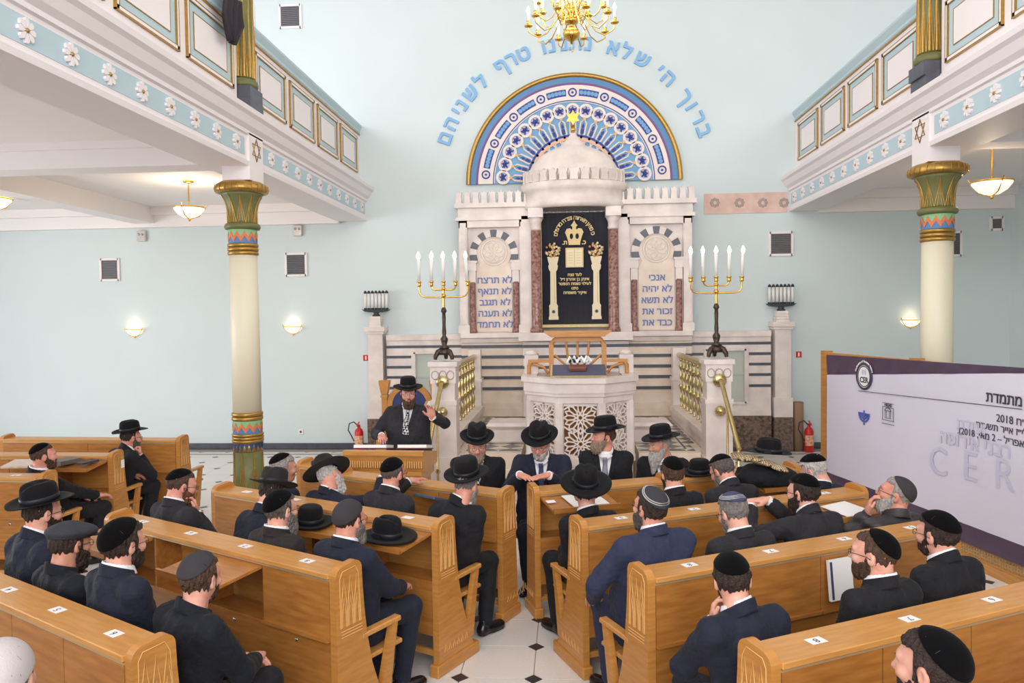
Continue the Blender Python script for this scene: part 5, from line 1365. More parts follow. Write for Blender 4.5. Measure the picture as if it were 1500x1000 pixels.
M_FELT = mat('black_felt', (20, 19, 22), .85, spec=.18, sheen=.04, bump=.12, bscale=220)
M_FELT2 = mat('dark_grey_felt', (44, 40, 40), .85, spec=.2, sheen=.05, bump=.12, bscale=220)
M_RIBBON = mat('black_ribbon', (32, 32, 38), .45, spec=.3)
def add_hat(parent, M, kind, material=M_FELT, name='hat'):
    f, bd = hat_mesh(kind)
    fm = f.copy(); fm.materials.append(material); o = link(name, fm, None, parent)
    o.matrix_local = M if parent is not None else M
    bm_ = bd.copy(); bm_.materials.append(M_RIBBON); link('hat_band', bm_, None, o)
    return o

# ------------------------------------------------------------------ fabrics and skin
SKINS = [mat('skin_fair', (230, 178, 156), .5, sss=.08, var=.10, scale=18, col2=(216, 150, 130)), mat('skin_rosy', (226, 166, 144), .5, sss=.08, var=.14, scale=16, col2=(206, 132, 114)), mat('skin_tan', (208, 156, 130), .5, sss=.08, var=.12, scale=18, col2=(190, 128, 106))]
M_LIP = mat('lips', (188, 112, 104), .45); M_EYEW = mat('eye_white', (226, 218, 212), .3); M_IRIS = mat('iris', (52, 42, 38), .2)
def cloth(n, c): return mat('suit_'+n, tuple(int(v*.82) for v in c), .8, sheen=.03, bump=.8, bscale=10, bdist=.035, var=.15, scale=30, spec=.25)
SUITS = dict(black=cloth('black', (38, 38, 43)), char=cloth('charcoal', (56, 54, 60)), navy=cloth('navy', (44, 48, 68)), blue=cloth('blue', (62, 68, 98)), brown=cloth('brown_black', (58, 52, 53)), knit=cloth('dark_knit', (34, 37, 47)), puffer=mat('puffer_nylon', (52, 49, 51), .5, bump=.1, bscale=30))
M_SHIRT = mat('white_shirt', (242, 240, 244), .7); M_SHOE = mat('black_shoe_leather', (26, 25, 27), .25)
HAIRS = dict(black=(36, 30, 28), dark=(64, 50, 44), brown=(92, 68, 54), red=(120, 78, 52), grey=(136, 128, 124), white=(208, 202, 198), ltgrey=(172, 164, 158), mix=(104, 94, 90), ash=(166, 146, 126))
def hairm(c): return mat('hair_'+c, HAIRS[c], .55, bump=.9, bscale=130, var=.5, scale=60, spec=.3)
KIP = dict(black=mat('black_velvet', (10, 9, 11), .95, spec=.1, sheen=.03), charcoal=mat('charcoal_cloth_cap', (52, 48, 52), .85, bump=.15, bscale=200), navy=mat('navy_knit', (62, 66, 96), .85, bump=.3, bscale=260), knit=mat('black_knit', (50, 50, 54), .85, bump=.3, bscale=260), grey=mat('grey_cloth_cap', (72, 72, 80), .85), white=mat('white_knit', (196, 188, 188), .8, bump=.2, bscale=200))
M_SPEC = mat('dark_spectacle_frame', (44, 36, 34), .3); M_SPECW = mat('steel_spectacle_frame', (150, 140, 136), .25, metal=.8)
TIES = dict(dots=mat('black_tie_white_pattern', (34, 34, 40), .6), grey=mat('grey_tie', (150, 148, 162), .55), stripe=mat('striped_tie', (40, 42, 52), .6), dark=mat('dark_blue_tie', (70, 84, 120), .6))
def checker_tie(m, c1, c2, sc, rot, strt):
    nt = m.node_tree; ck = nt.nodes.new('ShaderNodeTexChecker' if not strt else 'ShaderNodeTexWave'); tc = nt.nodes.new('ShaderNodeTexCoord'); mp = nt.nodes.new('ShaderNodeMapping'); mp.inputs['Rotation'].default_value = rot
    nt.links.new(tc.outputs['Object'], mp.inputs[0]); b = nt.nodes['Principled BSDF']
    if not strt:
        nt.links.new(mp.outputs[0], ck.inputs['Vector']); ck.inputs['Scale'].default_value = sc; ck.inputs['Color1'].default_value = (*lin(c1), 1); ck.inputs['Color2'].default_value = (*lin(c2), 1); nt.links.new(ck.outputs[0], b.inputs['Base Color'])
    else:
        nt.links.new(mp.outputs[0], ck.inputs['Vector']); ck.inputs['Scale'].default_value = sc; r = nt.nodes.new('ShaderNodeValToRGB'); r.color_ramp.interpolation = 'CONSTANT'; r.color_ramp.elements[0].color = (*lin(c1), 1); r.color_ramp.elements[1].position = .55; r.color_ramp.elements[1].color = (*lin(c2), 1)
        nt.links.new(ck.outputs[0], r.inputs[0]); nt.links.new(r.outputs[0], b.inputs['Base Color'])
checker_tie(TIES['dots'], (24, 24, 30), (206, 206, 210), 42, (.3, .2, .8), False)
checker_tie(TIES['stripe'], (36, 38, 48), (196, 196, 202), 14, (0, R(40), 0), True)

def ik(S, T, a, b, pole):
    S, T = Vector(S), Vector(T); d = T-S; L = min(max(d.length, abs(a-b)+.02), a+b-.004); d.normalize()
    x = (a*a-b*b+L*L)/(2*L); h = math.sqrt(max(a*a-x*x, 0)); p = Vector(pole); p = p-d*p.dot(d)
    p = p.normalized() if p.length > 1e-5 else Vector((0, 0, -1))
    return S+d*x+p*h, S+d*L
NP = [0]
def person(label, px, pew_key=None, u=.40, y=None, body=None, rel=0, pitch=0, roll=0, gear='kippah', kcol='black', kcut=.045, ktilt=.45, kside=0, hat='fedora',
           hair='dark', hstyle='short', beard=None, bcol=None, suit='black', skin=0, glasses=None, arms=('lap', 'lap'), hip_u=.42, hipdx=0, front=False, tie=None,
           w=1.0, fat=0.0, nose=1.0, stand=False, hs=1.0, legs='sit', wide=1.0, z=None, hatmat=None, lower=True, twist=0, coat=False, collar=True, hattilt=0, cz=0.0):
    NP[0] += 1; seed = NP[0]
    if pew_key:
        P = PEWS[pew_key]; h = P['h'] if body is None else body
        Hc = at_plane(px[0], px[1], P['O']+P['f']*u, P['f'])
        base = Hc-P['f']*(u-hip_u); base = base+P['r']*hipdx
        al = (base-P['O']).dot(P['r'])*P['s']; mg = .05+.262*wide
        base = base+P['r']*(P['s']*(min(max(al, mg), P['L']-mg)-al))
    else:
        h = body; Hc = at_y(px[0], px[1], y); base = Hc-heading_vec(h)*(u-.0)
    fl = Vector((base.x, base.y, 0))
    view = math.degrees(math.atan2(Hc.x-CAMP.x, Hc.y-CAMP.y))
    hh = view+rel
    root_rot = Matrix.Rotation(R(-h), 4, 'Z'); inv = (Matrix.Translation(fl) @ root_rot).inverted()
    hc = inv @ Hc
    Rh = Matrix.Rotation(R(-(hh-h)), 3, 'Z') @ Matrix.Rotation(R(-pitch), 3, 'X') @ Matrix.Rotation(R(roll), 3, 'Y')
    Mh = Matrix.Translation(hc) @ Rh.to_4x4() @ Matrix.Scale(hs, 4)
    nb = Mh @ Vector((0, -.030, -.085))
    nk = Vector((0, -.012, -.048)); N = nb+nk                    # base of neck
    hipz = .53 if not stand else .95
    hip = Vector((0, 0, hipz))
    N = Vector((N.x*.9, N.y, N.z))
    tw = Matrix.Rotation(R(-twist), 3, 'Z')
    side = (tw @ Vector((1, 0, 0))); fw = tw @ Vector((0, 1, 0))
    spine = (N-hip); upv = spine.normalized(); fw = (fw-upv*fw.dot(upv)).normalized()
    sw = .178*wide; 
    SH = [N+side*(s*sw)-upv*.072-fw*.012 for s in (-1, 1)]
    # arms
    wr = []; EL = []
    for i, s in enumerate((-1, 1)):
        a = arms[i]; pose = 'relaxed'; dirv = None; pn = None; pole = Vector((s*.75, -.3, -.75))
        if a == 'lap': T_ = Vector((s*.10, .27, .665 if not stand else .95)); dirv = Vector((-s*.45, .85, -.18)); pn = Vector((0, 0, -1)); pole = Vector((s*.22, -.55, -.8))
        elif a == 'desk': T_ = Vector((s*.13, .50, 1.065)); dirv = Vector((-s*.5, .85, -.02)); pn = Vector((0, 0, -1)); pose = 'flat'
        elif a == 'chin': T_ = Mh @ Vector((s*.045, .085, -.20)); dirv = Vector((-s*.15, -.05, 1)); pn = (Mh.to_3x3() @ Vector((0, -1, .2))); pose = 'fist'; pole = Vector((s*.5, .3, -.9))
        elif a == 'cheek': T_ = Mh @ Vector((s*.088, .085, -.19)); dirv = Vector((-s*.05, -.15, 1)); pn = (Mh.to_3x3() @ Vector((-s*.8, -.6, .0))); pose = 'cup'; pole = Vector((s*.6, .2, -.9))
        elif a == 'mouth': T_ = Mh @ Vector((s*.05, .13, -.18)); dirv = Vector((-s*.2, -.1, 1)); pn = (Mh.to_3x3() @ Vector((0, -1, 0))); pose = 'cup'; pole = Vector((s*.5, .3, -.9))
        else:
            T_ = Vector(a[0]); dirv = Vector(a[1]); pn = Vector(a[2]); pose = a[3]
            if len(a) > 4: pole = Vector(a[4])
        E_, T2 = ik(SH[i], T_, .30, .265, pole); EL.append(E_); wr.append((T2, dirv.normalized(), pn, pose))
    name = 'person'
    # ---------------- body mesh (skin)
    V, Q, mi = head_geo(w, fat, nose); parts = [(xf(V, Mh), Q, mi)]
    lo = Vector((min(-.3, N.x-.3), min(-.2, N.y-.25), hipz-.1)); 
    pts = [hip, N, hc]+SH+EL+[q[0] for q in wr]
    lo = [min(p[i] for p in pts)-.16 for i in range(3)]; hi = [max(p[i] for p in pts)+.16 for i in range(3)]
    ax, G = grid(lo, [hi[0], hi[1], min(hi[2], hc.z+.02)], .024)
    d = rcone(G, Mh @ Vector((0, -.02, -.03)), N-upv*.03, .060*hs, .064)
    d = smin(d, rcone(G, N-upv*.16, hip, .05, .06), .04)
    for i in (0, 1):
        d = smin(d, rcone(G, N-upv*.10, SH[i]-upv*.02, .03, .03), .03); d = smin(d, rcone(G, SH[i]-upv*.02, EL[i], .034, .032), .02); d = smin(d, rcone(G, EL[i], wr[i][0], .032, .027), .01)
    V, Q = surfnet(d, *ax); parts.append((V, Q, 0))
    for i, s in enumerate((-1, 1)):
        T2, dv, pn, pose = wr[i]; yv = dv; zv = -Vector(pn); zv = zv-yv*zv.dot(yv)
        zv = zv.normalized() if zv.length > 1e-4 else yv.orthogonal().normalized(); xv = yv.cross(zv)
        Mw = Matrix((xv, yv, zv)).transposed().to_4x4(); Mw.translation = T2
        V, Q = hand_geo(pose, s < 0); parts.append((xf(V, Mw), Q, 0))
    me = raw_mesh(name, parts, [SKINS[skin], M_LIP, M_EYEW, M_IRIS])
    root = link(name, me, None, None, fl, (0, 0, R(-h))); tag(root, label, 'person')
    sm = SUITS[suit]
    # ---------------- jacket
    res = .0155
    lo2 = [min(p[i] for p in pts)-.17 for i in range(3)]; hi2 = [max(p[i] for p in pts if p is not hc)+.15 for i in range(3)]
    lo2[2] = hipz-.13 if not coat else .35
    hi2[2] = max(N.z+.05, max(p.z for p in EL)+.1, max(q[0].z for q in wr)+.03)
    ax, G = grid(lo2, hi2, res)
    ch = N-upv*.17
    def jacket_sdf(G):
        d = None
        for s in (-1, 1):
            a = hip+side*(s*.085*wide)+Vector((0, .0, .03)); b = ch+side*(s*.095*wide)
            q = rcone(G, a, b, .122*wide, .122*wide); d = q if d is None else smin(d, q, .09)
            d = smin(d, rcone(G, N-upv*.045-fw*.015+side*(s*.05), SH[s > 0]-upv*.004, .062, .064), .05)
            d = smin(d, rcone(G, hip+side*(s*.10*wide)-fw*.02, hip+side*(s*.10*wide)+fw*.10-Vector((0, 0, .02)), .125*wide, .11*wide), .06)
        d = smin(d, rcone(G, hip+upv*.1, N-upv*.085-fw*.012, .11*wide, .088), .06)
        if wide > 1.05: d = smin(d, ell(G, tuple(hip+fw*.10+upv*.16), (.20*wide, .15*wide, .19)), .08)
        for i in (0, 1):
            d = smin(d, rcone(G, SH[i], EL[i], .069, .060), .035)
        fa = None
        for i in (0, 1):
            T2 = wr[i][0]; e = EL[i]; dd = (T2-e).normalized(); c = e+(T2-e)*.93
            q = rcone(G, e, c, .060, .047); q = smax(q, (G[0]-T2.x)*dd.x+(G[1]-T2.y)*dd.y+(G[2]-T2.z)*dd.z+.008, .008)
            d = smin(d, q, .02)
        d = d-.007*wob(G, 28, seed)-.0048*wob((G[0]*1.5, G[1]*1.2, G[2]*.7), 66, seed+3)
        if suit == 'puffer': d = d-.008*np.sin(G[2]*70)
        if coat:
            q = rcone(G, hip+fw*.05+side*.10, Vector((.13, .33, .38)), .10, .06); d = smin(d, q, .05)
        # neck hole
        nd = rcone(G, N+upv*.012+fw*.010, N+upv*.22+fw*.03, .061, .075); d = smax(d, -nd, .01)
        d = np.maximum(d, (hipz-.11 if not coat else .34)-G[2])
        if not stand: d = np.maximum(d, -np.maximum(G[2]-.463, G[1]-.25))
        return d
    def v_open(G):
        q0 = N-upv*.03+fw*.06; rel_ = [G[0]-q0.x, G[1]-q0.y, G[2]-q0.z]
        sx = rel_[0]*side.x+rel_[1]*side.y+rel_[2]*side.z; sz = -(rel_[0]*upv.x+rel_[1]*upv.y+rel_[2]*upv.z); sy = rel_[0]*fw.x+rel_[1]*fw.y+rel_[2]*fw.z
        return np.maximum(np.maximum(np.abs(sx)-(.062-.062*np.clip(sz/.30, 0, 1)), -sy-.02), np.maximum(sz-.30, -.1-sz)), sx, sy, sz
    d = jacket_sdf(G)
    if front:
        # V opening with lapels
        d = smax(d, -v_open(G)[0], .004)
        axl, GL = grid([N.x-.20, N.y-.16, N.z-.40], [N.x+.20, N.y+.28, N.z+.03], .0078)
        V_, sx, sy, sz = v_open(GL); bd = jacket_sdf(GL); q = np.clip(sz/.30, 0, 1)
        outer = .062-.062*q+.058*(1-q)**.6*(1-.28*np.exp(-((sz-.065)/.012)**2))
        lap = np.maximum(np.maximum(bd-.010, -(bd+.006)), np.maximum(np.abs(sx)-outer, np.maximum(-sy-.0, np.maximum(sz-.30, -.03-sz))))
        Vl, Ql = surfnet(smax(lap, -V_, .003), *axl)
    V, Q = surfnet(d, *ax)
    ja = link('jacket', raw_mesh('jacket', [(V, Q, 0)], [sm]), None, root)
    if front and len(Vl): link('lapels', raw_mesh('lapels', [(Vl, Ql, 0)], [sm]), None, ja)
    # jacket collar and shirt collar round the neck
    if collar:
        def ringtube(r0, rx, ry, zoff, tilt, th, hgt):
            lo3 = [N.x-.13, N.y-.13, N.z-.08]; hi3 = [N.x+.13, N.y+.14, N.z+.13]
            ax3, G3 = grid(lo3, hi3, .0065); c = N+upv*zoff+fw*.012
            rr = [G3[0]-c.x, G3[1]-c.y, G3[2]-c.z]
            a = rr[0]*side.x+rr[1]*side.y+rr[2]*side.z; f_ = rr[0]*fw.x+rr[1]*fw.y+rr[2]*fw.z; u_ = rr[0]*upv.x+rr[1]*upv.y+rr[2]*upv.z
            rad = np.sqrt((a/rx)**2+(f_/ry)**2); zc = -tilt*f_
            dist = (rad-1)*min(rx, ry)+.22*(u_-zc)
            return ax3, np.maximum(np.abs(dist)-th, np.abs(u_-zc)-hgt), a, f_
        if suit not in ('knit', 'puffer'):
            ax3, q, a, f_ = ringtube(0, .068, .074, .022, .45, .0045, .024)
            V, Q = surfnet(q, *ax3); link('shirt_collar', raw_mesh('shirt_collar', [(V, Q, 0)], [M_SHIRT]), None, root)
        ax3, q, a, f_ = ringtube(0, .078, .084, -.008, .55, .0085, .034); q = np.maximum(q, f_-.045)
        V, Q = surfnet(q, *ax3); link('jacket_collar', raw_mesh('jacket_collar', [(V, Q, 0)], [sm]), None, ja)
    # cuffs
    for i in (0, 1):
        T2, dv, _, _ = wr[i]; dd = (T2-EL[i]).normalized()
        MB().tube([T2-dd*.035, T2+dd*.004], .0375, 12).build('shirt_cuff' if suit not in ('knit', 'puffer') else 'sleeve_cuff', M_SHIRT if suit not in ('knit', 'puffer') else sm, root)
    if front:
        ax3, G3 = grid([N.x-.16, N.y-.1, N.z-.40], [N.x+.16, N.y+.26, N.z+.03], .012)
        q = None
        for s in (-1, 1):
            a = hip+side*(s*.085*wide); b = ch+side*(s*.095*wide); t = rcone(G3, a, b, .108*wide, .108*wide); q = t if q is None else smin(q, t, .09)
            q = smin(q, rcone(G3, N-upv*.045-fw*.015+side*(s*.05), SH[s > 0], .05, .05), .05)
        if wide > 1.05: q = smin(q, ell(G3, tuple(hip+fw*.10+upv*.16), (.188*wide, .138*wide, .178)), .08)
        q = smin(q, rcone(G3, N-upv*.03, N+upv*.02+fw*.01, .066, .066), .03)
        q = smax(q, (G3[2]-(N.z+.012)), .01)
        V, Q = surfnet(q, *ax3); link('shirt_front', raw_mesh('shirt_front', [(V, Q, 0)], [M_SHIRT]), None, root)
        if tie:
            # follow the shirt surface
            pts_t = []
            for k in range(9):
                t = k/8; o = N-upv*(.012+.30*t)
                # march from outside towards the spine
                for r_ in np.arange(.30, .02, -.004):
                    p = o+fw*r_
                    dd_ = 9
                    for s in (-1, 1):
                        a = hip+side*(s*.085*wide); b = ch+side*(s*.095*wide); dd_ = min(dd_, float(rcone((np.array(p.x), np.array(p.y), np.array(p.z)), a, b, .108*wide, .108*wide)))
                    dd_ = min(dd_, float(rcone((np.array(p.x), np.array(p.y), np.array(p.z)), N-upv*.03, N+upv*.02+fw*.01, .066, .066)))
                    if wide > 1.05: dd_ = min(dd_, float(ell((np.array(p.x), np.array(p.y), np.array(p.z)), tuple(hip+fw*.10+upv*.16), (.188*wide, .138*wide, .178))))
                    if dd_ < .026: break
                pts_t.append(p)
            m = MB(); vs = []
            for k, p in enumerate(pts_t):
                wv = (.016, .019, .017, .020, .024, .028, .031, .034, .036)[k]
                for q_, dep in ((-1, 0), (-.5, .005), (.5, .005), (1, 0)): vs.append(p+side*(wv*q_)+fw*(dep+(.01 if k == 0 else 0)))
            m.add(vs, [(k*4+i, k*4+i+1, k*4+5+i, k*4+4+i) for k in range(8) for i in range(3)], 0, True)
            to = m.build('tie', TIES[tie], root); md = to.modifiers.new('s', 'SOLIDIFY'); md.thickness = .006
    # ---------------- hair, beard, headgear
    def hpart(nm, VQ, material):
        V, Q = VQ
        return link(nm, raw_mesh(nm, [(xf(V, Mh), Q, 0)], [material]), None, root)
    hpart('hair', hair_geo(w, fat, hstyle, seed), hairm(hair))
    m = MB()
    for s in (-1, 1): m.tube([Mh @ Vector((s*.014, .096, .022)), Mh @ Vector((s*.030, .096, .028)), Mh @ Vector((s*.046, .083, .024))], [.003, .0042, .002], 6)
    m.build('eyebrows', hairm(bcol or hair), root)
    if beard: hpart('beard', beard_geo(w, fat, beard, seed), hairm(bcol or hair))
    th = {'short': .006, 'full': .012, 'thick': .017, 'bald': .005}[hstyle]
    if gear == 'kippah':
        kp = hpart('skullcap', kippah_geo(w, fat, th+.004, kcut, ktilt, kside), KIP[kcol])
        # seams or knitted rim, riding on the cap surface
        axv = Vector((math.sin(kside), -math.sin(ktilt), math.cos(ktilt))).normalized(); cc = Vector((0, -.012, .032)); rr_ = Vector((.074*w, .097, .086))
        e1 = axv.orthogonal().normalized(); e2 = axv.cross(e1)
        def onsurf(dv, ex): 
            k = 1/math.sqrt(sum((dv[i]/(rr_[i]+th+.008))**2 for i in range(3))); return Mh @ (cc+dv*(k+ex))
        m = MB()
        if kcol in ('knit', 'navy', 'grey'):
            lim = math.acos(min(.98, (kcut+.012)/.10)); rows_ = (0, .10) if kcol != 'navy' else (0, .10, .2)
            for dq in rows_: m.tube([onsurf((axv*math.cos(lim-dq)+(e1*math.cos(t)+e2*math.sin(t))*math.sin(lim-dq)), .001) for t in [2*PI*j/40 for j in range(40)]], .0035, 5, 0, True)
            m.build('knitted_rim', mat('pale_grey_yarn', (176, 172, 172), .8), kp)
        else:
            lim = 1.15
            for k in range(3):
                t = k*PI/3; dv = e1*math.cos(t)+e2*math.sin(t)
                m.tube([onsurf((axv*math.cos(q)+dv*math.sin(q)), -.0006) for q in np.linspace(-lim*.75, lim*.75, 13)], .0013, 4)
            m.build('cap_seams', KIP['charcoal'] if kcol == 'black' else KIP['black'], kp)
    elif gear == 'hat':
        Mt = Mh @ Matrix.Translation((0, -.014, .079+cz)) @ Matrix.Rotation(R((-3 if front else 9)+hattilt), 4, 'X')
        add_hat(root, Mt, hat, hatmat or M_FELT)
    elif gear == 'flatcap':
        ax4, G4 = grid((-.13, -.16, .02), (.13, .16, .17), .007); X, Y, Z = G4
        c = ell(G4, (0, -.015, .075), (.108, .128, .048)); c = smin(c, ell(G4, (0, .055, .075), (.085, .075, .030)), .03); c = smin(c, smax(skull(G4, w, fat)-.014, .045-Z, .01), .02)
        c = np.maximum(c, .040+.0*Y-Z); V, Q = surfnet(c, *ax4)
        fc = hpart('flat_cap', (V, Q), mat('charcoal_wool_cap', (52, 54, 62), .85, bump=.3, bscale=120, var=.2, scale=60))
        b = ell(G4, (0, .095, .050), (.085, .058, .012)); V, Q = surfnet(b, *ax4); hh_ = link('cap_peak', raw_mesh('cap_peak', [(xf(V, Mh), Q, 0)], [MATS['charcoal_wool_cap']]), None, fc)
    if glasses:
        gm = M_SPEC if glasses == 'dark' else M_SPECW; m = MB(); T = lambda x, y_, z_: Mh @ Vector((x, y_, z_))
        for s in (-1, 1):
            m.tube([T(s*.032+.020*math.cos(t), .108-.12*max(0, abs(.032+s*.020*math.cos(t))-.03), .002+.0155*math.sin(t)) for t in [2*PI*j/16 for j in range(16)]], .0017, 5, 0, True)
            m.tube([T(s*.052, .103, .008), T(s*.070, .088, .010), T(s*.081*w+s*.002, .01, .006), T(s*.082*w+s*.002, -.012, -.004)], .0017, 5)
        m.tube([T(-.012, .110, .006), T(0, .114, .009), T(.012, .110, .006)], .0016, 5)
        gl = m.build('spectacles', gm, root)
    # ---------------- trousers and shoes
    if lower:
        if stand: K = [Vector((s*.11, .03, .50)) for s in (-1, 1)]; AN = [Vector((s*.12, -.02, .10)) for s in (-1, 1)]
        elif legs == 'sit': K = [Vector((s*.13, .40, .55)) for s in (-1, 1)]; AN = [Vector((s*.12, .31, .11)) for s in (-1, 1)]
        else: K = [Vector(q) for q in legs[0]]; AN = [Vector(q) for q in legs[1]]
        pt2 = [hip]+K+AN; lo4 = [min(p[i] for p in pt2)-.15 for i in range(3)]; hi4 = [max(p[i] for p in pt2)+.13 for i in range(3)]; lo4[2] = .05
        ax5, G5 = grid(lo4, hi4, .018); d = None
        for i, s in enumerate((-1, 1)):
            hj = Vector((s*.095*wide, .0, hipz+.035)); q = rcone(G5, hj, K[i], .096*wide, .074); q = smin(q, rcone(G5, K[i], AN[i], .074, .056), .02); d = q if d is None else smin(d, q, .03)
        d = d-.005*wob(G5, 32, seed+5); d = np.maximum(d, .075-G5[2])
        if not stand: d = np.maximum(d, -np.maximum(G5[2]-.461, G5[1]-.185))
        V, Q = surfnet(d, *ax5); link('trousers', raw_mesh('trousers', [(V, Q, 0)], [SUITS['black' if suit in ('knit', 'puffer') else suit]]), None, root)
        shoe_geo(root, K, AN, stand)
    return root
def shoe_geo(root, K, AN, stand):
    if 'shoe' not in HL:
        ax, G = grid((-.06, -.10, -.005), (.06, .22, .12), .008)
        d = rcone(G, (0, -.045, .045), (0, .15, .036), .040, .036); d = smin(d, ell(G, (0, .10, .035), (.046, .095, .036)), .02); d = smin(d, rcone(G, (0, -.03, .05), (0, -.02, .11), .042, .040), .02)
        d = smax(d, .008-G[2], .004); so = np.maximum(np.maximum(d-.004, G[2]-.016), .0-G[2])
        HL['shoe'] = (surfnet(d, *ax), surfnet(so, *ax))
    (V, Q), (V2, Q2) = HL['shoe']
    for i, s in enumerate((-1, 1)):
        f = Vector((0, 1, 0)); f = Matrix.Rotation(R(-s*12), 3, 'Z') @ f
        M = Matrix.Translation((AN[i].x, AN[i].y, 0)) @ Matrix.Rotation(R(-s*12), 4, 'Z')
        sh = link('shoe', raw_mesh('shoe', [(xf(V, M), Q, 0), (xf(V2, M), Q2, 0)], [M_SHOE]), None, root)
# ================================================================== the congregation
D_ = math.radians
# --- left side block
person('bearded man in black skullcap seated in side pew, hand on knee, face in profile', (64, 668), 'F2', u=.40, rel=78, gear='kippah', kcut=.05, hair='brown', beard='short', bcol='brown', suit='black', skin=1, body=38, arms=('lap', ((.14, .36, .68), (-.1, 1, -.1), (0, 0, -1), 'relaxed')), hip_u=.56)
person('man in black hat and glasses resting chin on his hand by the far side pew', (192, 641), 'F1', u=.60, rel=68, pitch=4, gear='hat', hat='fedora', hair='dark', beard='short', bcol='mix', suit='black', skin=1, glasses='dark', body=30, arms=('lap', 'chin'), hip_u=.46)
person('man in black hat with dark beard and glasses at the far left edge', (62, 752), 'L1', u=.51, wide=.96, rel=62, pitch=3, gear='hat', hat='fedora', hair='dark', beard='short', bcol='dark', suit='navy', glasses='dark', hs=1.0)
person('man in charcoal flat cap and dark beard, second along the nearest left pew', (103, 797), 'L1', u=.41, wide=.92, rel=55, pitch=8, gear='flatcap', hair='dark', hstyle='full', beard='full', bcol='dark', suit='knit', skin=2, glasses='dark')
person('man in navy suit and large black skullcap with wavy dark hair and glasses', (182, 797), 'L1', u=.41, wide=.92, rel=55, pitch=2, gear='kippah', kcut=.035, ktilt=.65, hair='dark', hstyle='thick', beard='short', bcol='dark', suit='navy', glasses='dark')
person('young man in dark knitted sweater and grey skullcap at the near left pew end', (294, 848), 'L1', u=.48, wide=.95, rel=38, pitch=4, gear='kippah', kcol='charcoal', kcut=.052, ktilt=.5, hair='brown', hstyle='full', beard='stubble', bcol='brown', suit='knit', arms=(((-.02, .34, .66), (.6, .7, -.1), (0, 0, -1), 'relaxed'), ((.08, .36, .67), (-.7, .7, -.1), (0, 0, -1), 'fist')))
person('red bearded man in glasses and black skullcap touching his mouth', (266, 712), 'L2', u=.44, rel=72, pitch=14, gear='kippah', kcut=.05, hair='brown', beard='full', bcol='red', suit='char', glasses='dark', skin=1, arms=('lap', 'mouth'))
person('man in dark grey hat and navy suit bending forward over the desk', (398, 725), 'L2', u=.67, wide=.88, rel=35, pitch=28, gear='hat', hat='fedora', hatmat=M_FELT2, hair='dark', beard='short', suit='navy', arms=('lap', 'lap'), hip_u=.46)
person('man with long grey beard and black skullcap in dark brown suit', (412, 747), 'L2', u=.36, wide=.9, rel=52, pitch=3, gear='kippah', kcut=.035, ktilt=.55, hair='mix', hstyle='full', beard='long', bcol='grey', suit='brown', glasses='dark')
person('man in large dark cap with long grey beard at the aisle end', (512, 762), 'L2', u=.41, wide=.96, rel=42, pitch=3, gear='kippah', kcol='charcoal', kcut=.008, ktilt=.5, hair='dark', beard='long', bcol='grey', suit='navy', glasses='dark', skin=1, arms=('lap', ((.08, .36, .68), (-.4, .9, -.1), (0, 0, -1), 'relaxed')))
person('grey haired man in small black skullcap near the left column', (416, 686), 'L3', u=.50, wide=.88, rel=78, pitch=4, gear='kippah', kcut=.06, ktilt=.45, hair='ltgrey', hstyle='full', suit='navy', skin=2)
person('man in tilted dark grey hat stretching his arm along the front pew', (484, 700), 'L3', u=.48, wide=.88, rel=55, pitch=14, roll=-42, gear='hat', hat='wide', hatmat=M_FELT2, hair='white', beard='full', bcol='white', suit='navy', arms=('lap', ((.22, .44, 1.075), (.1, 1, 0), (0, 0, -1), 'flat')), skin=1)
person('man in black velvet skullcap and glasses directly before the lectern', (576, 694), 'L3', u=.46, wide=.9, rel=38, pitch=5, gear='kippah', kcut=.03, ktilt=.35, hair='mix', hstyle='short', beard='short', bcol='dark', suit='char', glasses='dark', skin=1, arms=(((-.16, .43, 1.085), (.2, 1, 0), (0, 0, -1), 'flat'), 'lap'))
person('man in wide black hat and long black coat at the aisle, knees turned out', (683, 711), 'L3', u=.52, wide=.94, rel=24, pitch=16, gear='hat', hat='round', hair='grey', beard='full', bcol='ltgrey', suit='black', skin=1, coat=True, legs=(((-.10, .40, .55), (.17, .40, .55)), ((-.10, .32, .11), (.19, .32, .11))), cz=.01, hattilt=19)
# --- right side block
person('man in wide black fedora and black coat beside the open booklet', (858, 722), 'R2', u=.44, wide=.9, hipdx=.02, rel=-6, pitch=4, hattilt=14, gear='hat', hat='wide', hair='dark', suit='black', legs=(((-.14, .40, .55), (.12, .40, .55)), ((-.14, .32, .11), (.12, .32, .11))))
person('brown haired man in black skullcap between the wide hat and bowler like hat', (985, 694), 'R2', u=.40, wide=.93, rel=-18, pitch=4, gear='kippah', kcut=.052, ktilt=.35, hair='brown', hstyle='full', beard='short', bcol='dark', suit='black')
person('grey haired man in black skullcap bowing his head, hand raised to brow', (1058, 690), 'R2', u=.60, wide=.93, rel=-48, pitch=32, gear='kippah', kcut=.05, ktilt=.15, hair='mix', hstyle='full', beard='short', bcol='grey', suit='char', glasses='dark', skin=1, arms=('lap', 'cheek'))
person('white haired man in black skullcap stooping near the banner', (1192, 690), 'R2', u=.40, hip_u=.45, rel=-62, pitch=28, gear='kippah', kcut=.05, ktilt=.35, hair='white', hstyle='thick', beard='short', bcol='white', suit='navy', glasses='dark')
person('stout man in blue suit and grey rimmed knitted skullcap at the aisle', (952, 744), 'R3', u=.44, hip_u=.47, rel=-42, pitch=-6, gear='kippah', kcol='knit', kcut=.05, ktilt=.45, hair='dark', hstyle='full', beard='full', bcol='mix', suit='blue', glasses='dark', skin=1, wide=1.12, arms=(((-.28, .24, .67), (.3, .9, -.3), (.2, 0, -1), 'relaxed', (-1, -.3, -.3)), 'lap'))
